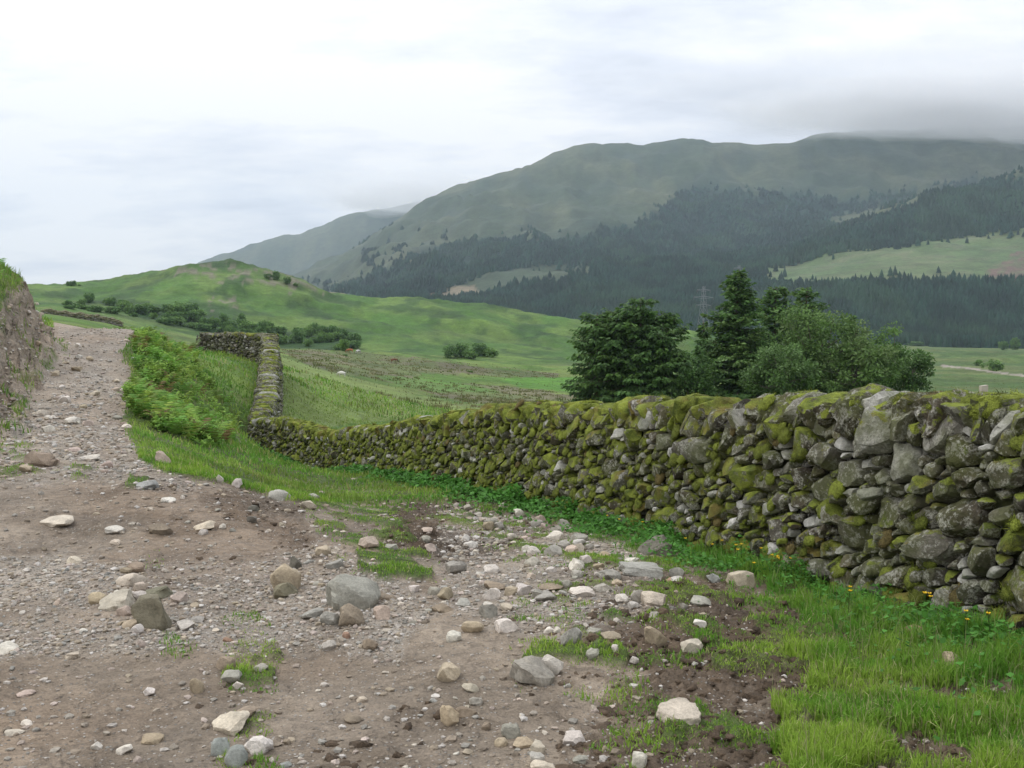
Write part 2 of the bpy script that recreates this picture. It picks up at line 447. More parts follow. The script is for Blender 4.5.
col = col*(1-gv[..., None]*.75)+grav*gv[..., None]*.75
rd = (sstep(-.1, .6, fbm(XX*.35, YY*.35, 3, 88))*.5)[..., None]
col = col*(1-rd)+col*np.array([1.08, .97, .88])*rd
col = np.where((bank_face > .25)[..., None], col*1.15, col)
# grass ground colours
g1 = np.array([.085, .165, .025]); g2 = np.array([.145, .215, .040]); g3 = np.array([.20, .205, .08])
q1 = sstep(-.5, .5, fbm(XX*.45, YY*.45, 4, 91))[..., None]; q2 = sstep(.05, .6, fbm(XX*.2, YY*.2, 3, 93))[..., None]
gc = g1*(1-q1)+g2*q1; gc = gc*(1-q2*.4)+g3*q2*.4
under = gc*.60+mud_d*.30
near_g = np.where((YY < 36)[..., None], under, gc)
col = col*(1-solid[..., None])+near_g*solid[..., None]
# --- middle distance pasture, hill, mountains
s1 = fbm(XX/14, YY/38, 5, 101); s2 = fbm(XX/60, YY/60, 4, 103); s3 = fbm(XX/5, YY/16, 4, 105)
pas = np.array([.075, .145, .022]); pas2 = np.array([.125, .175, .038]); reed = np.array([.135, .125, .070]); dk = np.array([.045, .085, .020])
m1 = sstep(-.4, .5, s1)[..., None]
mc = pas*(1-m1)+pas2*m1
rm = np.zeros_like(G)
rb = [(360,351),(480,366),(560,374),(560,378),(500,376),(420,372),(420,380),(520,388),(580,395),(580,412),(470,404),(400,385),(330,372),(280,352),(300,349)]
rm = covf(rb, 55, 420, 5, 14)*(.55+.5*sstep(-.3, .3, s1))
rm = np.maximum(rm, covf([(360,395),(440,396),(480,408),(420,415),(350,400)], 40, 300, 8, 6)*sstep(-.2, .4, s3)*.7)
rm = np.maximum(rm, sstep(.15, .6, s2)*.35*(YY < 420))
mc = mc*(1-rm[..., None]*.9)+reed*rm[..., None]*.9
bright = covf([(500,380),(530,377),(600,377),(600,392),(560,391),(520,387)], 100, 400, 2, 20)[..., None]
bright2 = covf([(372,375),(420,378),(480,386),(500,392),(440,392),(400,386)], 60, 300, 3, 10)[..., None]*.7
mc = mc*(1-bright)+np.array([.080, .190, .022])*bright
mc = mc*(1-bright2)+np.array([.080, .175, .026])*bright2
straw = (covf([(262,350),(300,352),(345,372),(430,396),(470,412),(300,430),(262,400)], 30, 140, 8, 6)*.7)[..., None]
mc = mc*(1-straw)+np.array([.175, .225, .065])*straw
w = sstep(40, 62, YY)[..., None]*1.0
w = np.maximum(w, (behind*sstep(30, 40, YY))[..., None])
col = col*(1-w)+mc*w
hc1 = np.array([.050, .115, .016]); hc2 = np.array([.090, .150, .028]); hc3 = np.array([.022, .058, .012])
hm = sstep(-.35, .45, fbm(XX/34, YY/60, 5, 111))[..., None]; hd = sstep(.08, .45, fbm(XX/24, YY/34, 5, 113))[..., None]
hcol = (hc1*(1-hm)+hc2*hm); hcol = hcol*(1-hd*.75)+hc3*hd*.75
dband = covf([(100,302),(140,300),(200,312),(240,322),(300,332),(345,340),(345,356),(250,345),(150,320)], 380, 640, 6, 30)[..., None]
hcol = hcol*(1-.85*dband)+hc3*.9*dband*.85
crag = (covf([(150,273),(180,268),(230,262),(290,270),(345,292),(320,296),(260,284),(190,280)], 480, 720, 5, 20)*sstep(.0, .3, fbm(XX/9, YY/12, 4, 117)))[..., None]
crag = np.maximum(crag, (covf([(205,298),(235,296),(240,308),(210,310)], 400, 640, 4, 20)*sstep(-.1, .3, fbm(XX/7, YY/9, 4, 118)))[..., None])
hcol = hcol*(1-crag*.75)+np.array([.17, .145, .115])*crag*.75
w = sstep(360, 430, YY)[..., None]
w = w*np.maximum(sstep(-600, 0, UU), 0)[..., None]
col = col*(1-w)+hcol*w
# far mountains
f1 = np.array([.036, .056, .028]); f2 = np.array([.072, .086, .044]); f3 = np.array([.017, .031, .021])
fm = sstep(-.4, .5, fbm(XX/300, YY/700, 5, 121))[..., None]; fd = sstep(.0, .6, fbm(XX/140, YY/300, 5, 123))[..., None]
fc = f1*(1-fm)+f2*fm; fc = fc*(1-fd*.5)+f3*fd*.75
FOREST = [(300,276),(345,290),(352,280),(400,262),(440,246),(480,238),(520,237),(560,239),(600,230),(640,222),(668,205),(680,190),(720,187),(770,193),(840,197),(930,192),(945,186),(970,182),(1030,176),(1500,140),(1500,205),(1030,225),(930,240),(850,250),(800,260),(765,268),(768,284),(830,287),(900,283),(1030,282),(1500,282),(1500,352),(1030,350),(930,346),(820,343),(700,343),(560,325),(480,312),(410,303),(345,295)]
CLEAR1 = [(408,301),(440,290),(470,277),(520,267),(570,263),(594,265),(592,274),(560,279),(510,287),(480,297),(430,302)]
CLEAR2 = [(815,222),(850,212),(885,206),(925,192),(925,198),(890,215),(850,226)]
forest = covf(FOREST, 1050, 4100, 5, 90)*(1-covf(CLEAR1, 1050, 4100, 3, 90))*(1-covf(CLEAR2, 1050, 4100, 3, 90))
forest = np.maximum(forest, ((np.abs(PU-480) < 130) & (PV > 228) & (PV < 262) & (YY > 2000))*(fbm(XX/60, YY/60, 3, 131) > .62)*1.0)
fo = forest[..., None]
clear = covf([(765,268),(850,249),(930,239),(1030,224),(1500,200),(1500,283),(1030,283),(830,288),(768,286)], 1050, 2300, 3, 80)[..., None]
cl = np.array([.070, .112, .040])*(1-fm)+np.array([.095, .130, .052])*fm
pale = sstep(.1, .4, fbm(XX/70, YY/30, 4, 133))[..., None]
cl = cl*(1-pale*.3)+np.array([.17, .14, .10])*pale*.3
rdm = covf([(985,275),(1010,258),(1030,248),(1300,248),(1300,287),(990,285)], 1050, 2300, 9, 40)[..., None]*(.35+.65*sstep(-.3, .3, fbm(XX/25, YY/18, 4, 137)))[..., None]
cl = cl*(1-rdm)+np.array([.125, .080, .065])*rdm
fc = fc*(1-clear)+cl*clear
tan = covf([(408,301),(440,289),(475,284),(478,292),(430,302)], 1050, 4100, 3, 80)[..., None]
fc = fc*(1-tan)+np.array([.17, .14, .09])*tan
fc = fc*(1-fo)+np.array([.014, .040, .028])*fo
val = covf([(480,342),(1500,342),(1500,425),(480,425)], 200, 1150, 2, 80)[..., None]
vm = sstep(-.3, .4, fbm(XX/70, YY/40, 4, 141))[..., None]
vc = np.array([.058, .105, .025])*(1-vm)+np.array([.10, .130, .040])*vm
fc = fc*(1-val)+vc*val
w = np.maximum(sstep(700, 860, YY), val[..., 0]*(YY > 200)*(PU > 800))[..., None]
col = col*(1-w)+fc*w
# dirt track far across the valley on the right and the stony path end
trk = (np.abs(PV-np.interp(PU, [900, 945, 975, 1000, 1024, 1400], [364, 366, 369, 373, 376, 384])-.8*noise2(XX/20, YY/20, 5)) < 1.0) & (PU > 940) & (YY > 150) & (YY < 1100)
col = np.where(trk[..., None], np.array([.26, .23, .19]), col)
gvv = np.clip(gv*(1-solid), 0, 1)*(YY < 62)
gvv = np.maximum(gvv, .5*bank_face)
gvv = np.maximum(gvv, (.06*(1-solid))*(YY < 60))
gvv = gvv*(1-.9*solid)

# clods where the ground is churned
cl_ = dark*(1-gv)*(YY < 34)*(bank_face < .2)
G = G+cl_*(.05*np.maximum(0, fbm(XX*4.5, YY*4.5, 4, 151, .62))+.018*fbm(XX*17, YY*13, 3, 152, .6))
G = G-.035*(1-solid)*sstep(0, .3, 1-gr)*(YY < 30)*(bank_face < .2)

nr_, nc_ = G.shape
V = np.stack([XX, YY, G], -1).reshape(-1, 3)
idx = np.arange(nr_*nc_).reshape(nr_, nc_)
F = np.stack([idx[:-1, :-1], idx[:-1, 1:], idx[1:, 1:], idx[1:, :-1]], -1).reshape(-1, 4)
# rows behind the camera
bx_ = (U-512)/1000*Ys[0]
ext = []
for yb in (1.5, 0, -2, -6, -14, -40):
    ext.append(np.stack([bx_*(1 if yb > -3 else 3 if yb > -7 else 8), np.full(len(U), yb), np.full(len(U), G[0].mean())], -1))
E = np.array(ext).reshape(-1, 3); base = len(V)
ie = np.arange(len(E)).reshape(len(ext), nc_)+base
ie = np.vstack([idx[:1], ie])
F2 = np.stack([ie[1:, :-1], ie[1:, 1:], ie[:-1, 1:], ie[:-1, :-1]], -1).reshape(-1, 4)
colE = np.tile(mud_l, (len(E), 1))
CC = np.vstack([col.reshape(-1, 3), colE]); GV = np.concatenate([gvv.ravel(), np.full(len(E), .2)])
bf1 = bank_face.reshape(-1)*sstep(.0, .5, t.reshape(-1))
V[:, 0] += bf1*(.16*fbm(V[:, 1]*1.8, V[:, 2]*4.5, 4, 401)+.07*fbm(V[:, 1]*7, V[:, 2]*11, 3, 402))
V[:, 2] += bf1*.05*fbm(V[:, 1]*5, V[:, 0]*5, 3, 404)
me = make_mesh('ground', np.vstack([V, E]), [F, F2], CC, True, [M_soil], {'gravel': GV})
ground = link('ground', me); tag(ground, kind='structure')
# ------------------------------------------------------------ dry stone wall
def mat_wallstone():
    k = N('wall_stone'); c = k.attr('Col'); ms = k.attr('moss', True)
    vec = k.pos
    a = k.noise(3.2, 5, .6, vec); b = k.noise(13, 6, .68, vec); f = k.noise(60, 5, .7, vec)
    c = k.mix(1.0, c, k.ramp(b, [(.25, .55), (.5, 1.0), (.75, 1.45)]), 'MULTIPLY')
    c = k.mix(1.0, c, k.ramp(f, [(.3, .7), (.7, 1.28)]), 'MULTIPLY')
    # pale crust lichen in round patches
    li = k.math('MULTIPLY', k.ramp(k.noise(9.5, 5, .72, vec), [(.51, 0.0), (.565, 1.0)]), k.ramp(f, [(.42, .1), (.54, 1.0)]))
    c = k.mix(k.math('MULTIPLY', li, .75), c, (.46, .45, .40))
    fl = k.math('MULTIPLY', k.ramp(k.noise(21, 4, .7, vec), [(.57, 0.0), (.62, 1.0)]), k.ramp(a, [(.38, 0.1), (.55, 1.0)]))
    c = k.mix(k.math('MULTIPLY', fl, .85), c, (.54, .53, .48))
    # green algae film
    c = k.mix(k.math('MULTIPLY', k.ramp(a, [(.40, 0.0), (.60, 1.0)]), .62), c, (.085, .098, .026))
    # moss: on what faces up, in patches, and thicker where the wall is mossy
    nz = k.nz()
    mm = k.math('ADD', k.math('MULTIPLY', nz, .30), k.math('MULTIPLY', k.math('SUBTRACT', k.noise(4.2, 6, .68, vec), .5), 1.9))
    mm = k.math('ADD', mm, k.math('ADD', ms, k.math('MULTIPLY', k.math('SUBTRACT', b, .5), .9)))
    mk = k.ramp(mm, [(.45, 0.0), (.57, 1.0)])
    mc = k.mix(k.ramp(k.noise(7, 5, .65, vec), [(.35, 0.0), (.65, 1.0)]), (.060, .080, .014), (.215, .250, .036))
    mc = k.mix(k.ramp(k.noise(2.6, 3, .6, vec), [(.52, 0.0), (.68, .75)]), mc, (.13, .085, .030))
    mc = k.mix(1.0, mc, k.ramp(k.noise(150, 3, .7, vec), [(.3, .55), (.7, 1.5)]), 'MULTIPLY')
    c = k.mix(mk, c, mc)
    k.base(c); k.bs.inputs['Roughness'].default_value = .92
    n1 = k.bump(b, .9, .03); n2 = k.bump(f, .7, .010, n1); n3 = k.bump(k.noise(170, 3, .7, vec), .6, .006, n2)
    k.normal(n3)
    return k.m
M_wall = mat_wallstone()

WZH = np.array([1.32,1.32,1.32,1.36,1.35,1.39,1.30,1.08,1.22,1.20,1.02,1.05,1.12,1.16,1.1,1.1,1.1])
# smooth centre line
seg = np.r_[0, np.cumsum(np.hypot(*np.diff(WP, axis=0).T))]
LT = seg[-1]
ss = np.arange(0, LT, .05)
def sm(a, w=9):
    k_ = np.ones(w)/w; return np.convolve(np.pad(a, w//2, 'edge'), k_, 'valid')
px_ = sm(np.interp(ss, seg, WP[:, 0])+.04*noise2(ss*.5, ss*0, 3)); py_ = sm(np.interp(ss, seg, WP[:, 1]))
hh = np.interp(ss, seg, WZH)+.03*noise2(ss*.7, ss*0, 8)
tx = np.gradient(px_); ty = np.gradient(py_); L_ = np.hypot(tx, ty); tx /= L_; ty /= L_
nx, ny = ty, -tx                     # points to the pasture side (right of the walking direction)
KW = np.interp(py_, [31, 35], [1, 1.4])
cxx = px_+nx*.36*KW; cyy = py_+ny*.36*KW  # the traced line is the foot on the track side
zb = sm(gz(px_, py_), 21)
def wallpt(s, off, t):
    """s along, off across (+ pasture side) from the centre, t above the foot"""
    f = lambda a: np.interp(s, ss, a)
    off = off*f(KW)
    return np.stack([f(cxx)+f(nx)*off, f(cyy)+f(ny)*off, f(zb)+t], -1)
topz = np.interp(py_, [36, 38, 41, 44, 47, 50, 52.5], [-.95, -.66, -.25, .22, .85, 1.40, 1.48])
hh = hh+(np.clip(topz-zb, .95, 1.75)-hh)*sstep(36, 40, py_)
sY = py_                             # depth of each station
COPE = .27
def halfw(t, h): return .36-.12*np.clip(t/np.maximum(h-COPE, .2), 0, 1.2)

def power_cells(L, Hf, seed, size):
    """random stones: discs of varied radius packed on the face, then their power diagram"""
    r_ = np.random.default_rng(seed); pts = []; cell = .34; grid = {}
    for pas_, (r0, r1, tries) in enumerate(((.12, .20, .45), (.09, .13, 1.8), (.060, .09, 6), (.030, .050, 14))):
        for _ in range(int(tries*L*1.2/.03)):
            s = r_.uniform(0, L); t = r_.uniform(-.12, Hf(s)); r = r_.uniform(r0, r1)*size(s)
            gi, gj = int(s//cell), int(t//cell); ok = True
            for a in (-1, 0, 1):
                for b in (-1, 0, 1):
                    for (s2, t2, r2) in grid.get((gi+a, gj+b), ()):
                        if ((s-s2)/1.5)**2+(t-t2)**2 < (.86*(r+r2))**2: ok = False; break
                    if not ok: break
                if not ok: break
            if ok: grid.setdefault((gi, gj), []).append((s, t, r)); pts.append((s, t, r))
    P_ = np.array(pts); out_ = []
    for i, (s, t, r) in enumerate(P_):
        d = ((P_[:, 0]-s)/1.5)**2+(P_[:, 1]-t)**2
        nb = np.argsort(d)[1:13]; nb = nb[d[nb] < .42]
        poly = np.array([(-.32, -.2), (.32, -.2), (.32, .2), (-.32, .2)])
        for j in nb:
            n_ = np.array([(P_[j, 0]-s)/1.5, P_[j, 1]-t]); D = np.hypot(*n_)
            q = (D*D+r*r-P_[j, 2]**2)/(2*D)       # power bisector distance
            m_ = n_/D; m_ = np.array([m_[0]/1.5, m_[1]])
            dd = poly @ m_ - q
            if (dd <= 0).all(): continue
            new = []
            for a in range(len(poly)):
                b = (a+1) % len(poly)
                if dd[a] <= 0: new.append(poly[a])
                if dd[a]*dd[b] < 0: new.append(poly[a]+(poly[b]-poly[a])*dd[a]/(dd[a]-dd[b]))
            poly = np.array(new)
            if len(poly) < 3: break
        if len(poly) >= 3: out_.append((s, t, r, poly))
    return out_

STONE = np.array([[.125,.112,.088],[.165,.152,.120],[.105,.098,.068],[.20,.19,.16],[.085,.070,.050],[.145,.122,.085]])
def mossiness(s, t, h):
    y = np.interp(s, ss, sY)
    m = np.interp(y, [4, 7, 10, 14, 22, 30, 33, 40, 55], [.04, .15, .30, .40, .40, .28, .12, .05, .02])
    top = np.clip(t/h, 0, 1)
    return m+.10*(top > .75)+.12*(top < .16)+.14*noise2(s*.8, t*1.5, 19)

wall = empty('dry_stone_wall', tuple(wallpt(8., 0, 0.)))
tag(wall, 'long moss covered dry stone wall curving beside the stony track', 'wall')
wl = np.array(wall.location)
r_ = np.random.default_rng(11)
face = Batch()
hcore = lambda s: np.interp(s, ss, hh)-COPE
for side in (-1, 1):
    far_side = side == 1
    cells = power_cells(LT, lambda s: hcore(s)+.02, 20+side, lambda s: np.interp(s, [0, 6, 12, 30], [.68, .67, .66, .70]))
    for (s, t, r, poly) in cells:
        y = np.interp(s, ss, sY); h = np.interp(s, ss, hh)
        seen = (side == -1) or y > 30
        lv = 4 if (y < 6.6 and seen) else 3 if (y < 11 and seen) else (2 if (y < 22 and seen) else (2 if y < 30 and seen else 1))
        D, Fi = ico(lv)
        Dr = D[:, :2]; rho = np.hypot(D[:, 0], D[:, 1])+1e-9; dirs = Dr/rho[:, None]
        ed = np.roll(poly, -1, 0)-poly; nn2 = np.stack([ed[:, 1], -ed[:, 0]], 1)
        ln = np.hypot(nn2[:, 0], nn2[:, 1])+1e-9; nn2 /= ln[:, None]; hk = (nn2*poly).sum(1)
        if (hk < 0).any(): nn2 = nn2*np.sign(hk+1e-12)[:, None]; hk = np.abs(hk)
        proj = dirs @ nn2.T
        with np.errstate(divide='ignore'): R = np.where(proj > 1e-3, hk/np.maximum(proj, 1e-3), 9).min(1)
        e = r_.uniform(.18, .45)
        sinp = np.clip(rho, 0, 1)**e; cosp = np.sign(D[:, 2])*np.abs(D[:, 2])**r_.uniform(.4, .75)
        gap = .985-.004/max(R.min(), .03)
        Rs = np.minimum(R, .30)*gap
        a = dirs[:, 0]*Rs*sinp; b = dirs[:, 1]*Rs*sinp
        # knock the outline about
        dep = (.045+.42*r)*r_.uniform(.7, 1.15)
        c = cosp*dep
        tl = r_.normal(0, .22, 2); c = c+a*tl[0]+b*tl[1]
        p3 = np.stack([a, b, c], 1)
        for _ in range(8):           # broken facets
            q = r_.normal(0, 1, 3); q[2] = abs(q[2])*.8+.15; q /= np.linalg.norm(q)
            dd = p3 @ q; m_ = dd.max()*r_.uniform(.62, .92)
            p3 = p3-np.maximum(dd-m_, 0)[:, None]*q*1.0
        if lv > 1: p3 = p3*(1+.10*noise3(p3*17+s*3.1, 5)[:, None])
        if lv > 2: p3 = p3*(1+.05*noise3(p3*48+s, 7)[:, None])
        out_off = r_.normal(.0, .022)-.03
        ww = halfw(t+p3[:, 1], h)
        Wp = wallpt(s+p3[:, 0], side*(ww+out_off+p3[:, 2]), t+p3[:, 1])
        cc = STONE[r_.integers(len(STONE))]*r_.uniform(.42, 1.0)
        if r_.random() < (.05 if y > 9 else .03)+(.10 if r < .07 else 0): cc = (np.array([.50, .49, .455]) if r < .09 else np.array([.33, .32, .29]))*r_.uniform(.8, 1.1)
        mo = mossiness(s, t, h)+.06+r_.normal(0, .13)
        if cc[0] > .38: mo -= .5
        Fj = Fi[:, ::-1] if side == -1 else Fi
        face.add(Wp-wl, Fj, cc, mo)
# hearting behind the faces
sc_ = np.arange(0, LT-.05, .25); prof_ = [(-1, -.3), (-1, .0), (-1, .5), (-1, 1.), (1, 1.), (1, .5), (1, 0), (1, -.3)]
cv = []
for s in sc_:
    h = np.interp(s, ss, hh)-COPE
    for sd, tt in prof_:
        t = tt*h if tt > 0 else tt
        cv.append(wallpt(s, sd*(halfw(max(t, 0), h+COPE)-.085), t)-wl)
cv = np.array(cv); k_ = len(prof_); ii = np.arange(len(sc_)-1)[:, None]*k_; jj = np.arange(k_)[None]; j2 = (jj+1) % k_
cf = np.stack([ii+jj, ii+k_+jj, ii+k_+j2, ii+j2], -1).reshape(-1, 4)
face.add(cv, cf, (.022, .020, .014), -.6)
stonework = link('stonework', face.mesh('stonework', [M_wall], True, 'moss', 26), wall)

# coping: big rounded stones on edge
def chunk(lv, dims, seed, ex=.75, cuts=6, nz_=.12):
    rr = np.random.default_rng(seed); D, Fi = ico(lv)
    p = np.sign(D)*np.abs(D)**ex
    for _ in range(cuts):
        q = rr.normal(0, 1, 3); q /= np.linalg.norm(q); dd = p @ q
        m_ = dd.max()*rr.uniform(.60, .88); p = p-np.maximum(dd-m_, 0)[:, None]*q
    p = (p-(p.max(0)+p.min(0))/2)/((p.max(0)-p.min(0))/2)
    o_ = rr.uniform(0, 50)
    p = p*(1+nz_*noise3(p*1.6+o_, 2)[:, None])
    if lv > 2: p = p*(1+nz_*.35*noise3(p*5+o_, 4)[:, None])
    if lv > 3: p = p*(1+nz_*.14*noise3(p*14+o_, 6)[:, None])
    return p*np.array(dims), Fi
MOSSPATCH = []
s = .35; cope = []; sd_ = 500
while s < LT-.3:
    y = np.interp(s, ss, sY); h = np.interp(s, ss, hh)
    wd_ = r_.uniform(.075, .145)*(1 if y < 12 else .85)
    if r_.random() < .12: wd_ *= 1.35
    s += wd_*.78
    ht = COPE/2*r_.uniform(.85, 1.25)*(1 if wd_ < .2 else 1.1); dp = r_.uniform(.24, .31)
    p, Fi = chunk(4 if y < 8 else (3 if y < 22 else 2), (wd_*1.02, dp, ht*1.05), sd_, r_.uniform(.6, .9), 10, .16); sd_ += 1
    an = r_.normal(0, .16); ca, sa = math.cos(an), math.sin(an); ti = r_.normal(.12, .18)
    ps = p[:, 0]*ca-p[:, 1]*sa+p[:, 2]*ti; po = p[:, 0]*sa+p[:, 1]*ca
    Wp = wallpt(s+ps, po+r_.normal(0, .025), h-COPE+ht*.82+p[:, 2])
    cc = STONE[r_.integers(len(STONE))]*r_.uniform(.5, 1.0); mo = mossiness(s, h, h)+.12+r_.normal(0, .16)
    uu = 512+1000*np.interp(s, ss, px_)/max(y, 1)
    pale_ = r_.random() < .05 or abs(uu-727) < 6 or abs(uu-845) < 7
    if pale_: cc = np.array([.38, .37, .335]); mo = -.18
    cope.append((y, Wp, Fi, cc, mo, s, pale_))
    s += wd_*.78
first = [i for i, c_ in enumerate(cope) if 1]
first = sorted(first, key=lambda i: cope[i][0] if cope[i][0] > 4.3 else 99)[:95]
fs_ = set(first); rest = Batch()
for i, (y, Wp, Fi, cc, mo, s, pale_) in enumerate(cope):
    if i in fs_:
        o0 = Wp.mean(0); b = Batch(); b.add(Wp-o0, Fi, cc, mo)
        o = link('coping_stone', b.mesh('coping_stone', [M_wall], True, 'moss', 26), wall, Vector(o0-wl))
        if pale_: o['label'] = 'pale lichen-bleached coping stone'
    else: rest.add(Wp-wl, Fi, cc, mo)
o = link('coping', rest.mesh('coping', [M_wall], True, 'moss', 26), wall); o['kind'] = 'stuff'

# moss cushions and their fuzz
mo_b = Batch(); fz = []
def cushion(ctr, rad, nrm, lv, seed):
    rr = np.random.default_rng(seed); D, Fi = ico(lv)
    p = D*(1+.25*noise3(D*1.8+seed*.7, 3)[:, None]+(.10*noise3(D*6+seed, 5)[:, None] if lv > 1 else 0))
    z = Vector(nrm).normalized(); q = z.to_track_quat('Z', 'Y').to_matrix(); q = np.array(q)
    p = (p*np.array([rad, rad*rr.uniform(.7, 1.2), rad*rr.uniform(.30, .5)])) @ q.T
    c = np.array([.150, .178, .028])*rr.uniform(.55, 1.25)
    if rr.random() < .07: c = np.array([.12, .095, .035])
    mo_b.add(ctr+p-wl, Fi, c)
    return ctr+p, Fi, c
def bez_norm(s, side): return np.array([np.interp(s, ss, nx)*side, np.interp(s, ss, ny)*side, 0])
for i, (y, Wp, Fi, cc, mo, s, pale_) in enumerate(cope):
    if pale_ or y > 34 and r_.random() < .35: continue
    k_ = r_.poisson(2.6 if y < 34 else 1.2)
    for _ in range(k_):
        up = r_.random() < .6; side = -1 if y < 32 else 1
        j = r_.choice(np.where(Wp[:, 2] > np.quantile(Wp[:, 2], .80 if up else .55))[0])
        n_ = Wp[j]-Wp.mean(0); n_ = n_/np.linalg.norm(n_)+np.array([0, 0, .35])
        if not up and n_ @ bez_norm(s, side) < 0: continue
        p_, f_, c_ = cushion(Wp[j]-n_*.035, r_.uniform(.04, .10), n_, 3 if y < 9 else 2, r_.integers(1e6))
        if y < 16: fz.append((p_, c_, n_, y))
for _ in range(1500):
    s = r_.uniform(1.5, 42); y = np.interp(s, ss, sY); h = np.interp(s, ss, hh); t = (r_.random()**1.0)*(h-COPE)
    if mossiness(s, t, h)+r_.normal(0, .12) < .22: continue
    n_ = bez_norm(s, -1)+np.array([0, 0, .5])
    ctr = wallpt(s, -(halfw(t, h)+.01), t)
    p_, f_, c_ = cushion(ctr, r_.uniform(.02, .085), n_, 2, r_.integers(1e6))
    if y < 16: fz.append((p_, c_*.8, n_, y))
# fuzz: short upright shoots
fv = []; fcx = []
for p_, c_, n_, y in fz:
    m_ = int(np.clip(2600/(y*y)*3.2, 25, 230)); ctr = p_.mean(0)
    idx_ = r_.integers(0, len(p_), m_); b = p_[idx_]+r_.normal(0, .008, (m_, 3))
    d = b-ctr; d /= np.linalg.norm(d, axis=1)[:, None]+1e-9; d = d+np.array([0, 0, .5])+r_.normal(0, .35, (m_, 3))
    ok = (b-ctr) @ (n_/np.linalg.norm(n_)) > -.01
    b, d = b[ok], d[ok]; m_ = len(b)
    ln = r_.uniform(.010, .024, m_)[:, None]; sdv = np.cross(d, r_.normal(0, 1, (m_, 3))); sdv /= np.linalg.norm(sdv, axis=1)[:, None]+1e-9
    wv = sdv*.0022*max(1, y/7)
    fv.append(np.stack([b-wv, b+wv, b+d*ln], 1).reshape(-1, 3)-wl)
    fcx.append(np.repeat(np.clip(c_*r_.uniform(.7, 1.9, (m_, 1)), 0, 1), 3, 0))
fv = np.concatenate(fv); fcx = np.concatenate(fcx)
def mat_moss():
    k = N('moss_cushion'); c = k.attr('Col')
    c = k.mix(1.0, c, k.ramp(k.noise(11, 5, .7), [(.3, .5), (.7, 1.5)]), 'MULTIPLY')
    c = k.mix(1.0, c, k.ramp(k.noise(140, 3, .7), [(.3, .5), (.7, 1.6)]), 'MULTIPLY')
    k.base(c); k.bs.inputs['Roughness'].default_value = 1
    k.normal(k.bump(k.noise(160, 3, .7), 1, .010, k.bump(k.noise(45, 4, .6), .8, .02)))
    return k.m
M_moss = mat_moss()
mo_b.add(fv, np.arange(len(fv)).reshape(-1, 3), fcx)
moss = link('moss', mo_b.mesh('moss', [M_moss], True), wall)
# ------------------------------------------------------------ loose rocks, each a thing
RC = {'g': (.33,.32,.285), 'w': (.56,.53,.485), 'c': (.50,.45,.37), 't': (.38,.32,.235), 'b': (.25,.205,.155), 'd': (.15,.145,.125),
      'o': (.21,.20,.145), 'p': (.46,.385,.335), 'u': (.29,.305,.30), 'r': (.34,.225,.165)}
def add_rock(u, v, w, h, c, label, group=None, lv=None, flat=0, tilt=None, ymin=2.7, sink=.33, ex=.8, cuts=7, name='rock'):
    """u, v: the foot of the stone in the photograph's frame; w, h its apparent size"""
    x, y, z = hit(u, v+h*.25, ymin)
    W = w*y/1000*.5; vis = h*y/1000
    slope = min(1.0, EYE/max(y, 1))
    D = W*rr_.uniform(.65, .95)
    if flat: D = W*rr_.uniform(.9, 1.3)
    Hh = max((vis-D*slope*.75)*.78, W*(.22 if flat else .36))
    lv = lv or (4 if w*h > 500 else (3 if w > 9 else 2))
    p, Fi = chunk(lv, (W, D, Hh), rr_.integers(1e6), ex, cuts+5, .14)
    a = tilt if tilt is not None else rr_.normal(0, .12); ca, sa = math.cos(a), math.sin(a)
    p = np.stack([p[:, 0]*ca-p[:, 2]*sa, p[:, 1], p[:, 0]*sa+p[:, 2]*ca], 1)
    rz = rr_.uniform(-.35, .35); ca, sa = math.cos(rz), math.sin(rz)
    p = np.stack([p[:, 0]*ca-p[:, 1]*sa, p[:, 0]*sa+p[:, 1]*ca, p[:, 2]], 1)
    p[:, 2] -= p[:, 2].min()
    H_ = p[:, 2].max()
    cc = np.array(RC[c])*rr_.uniform(.86, 1.14)*np.array([rr_.uniform(.97, 1.03), 1, rr_.uniform(.96, 1.04)])
    cc = cc*.95*np.array([1.03, 1, .95])
    low = (1-sstep(.05, .45, p[:, 2]/H_+.15*noise3(p*22, 3)))[:, None]*.52      # mud splashed on the foot
    colr = cc*(1-low)+np.array([.16, .125, .10])*low
    me = make_mesh(name, p, [Fi], colr, True, [M_rock], None, 24)
    o = link(name, me, None, (x, y, z-H_*sink)); tag(o, label, 'rock', group)
    return o
rr_ = np.random.default_rng(5)
G1 = 'pale stones strewn over the rough strip before the wall'
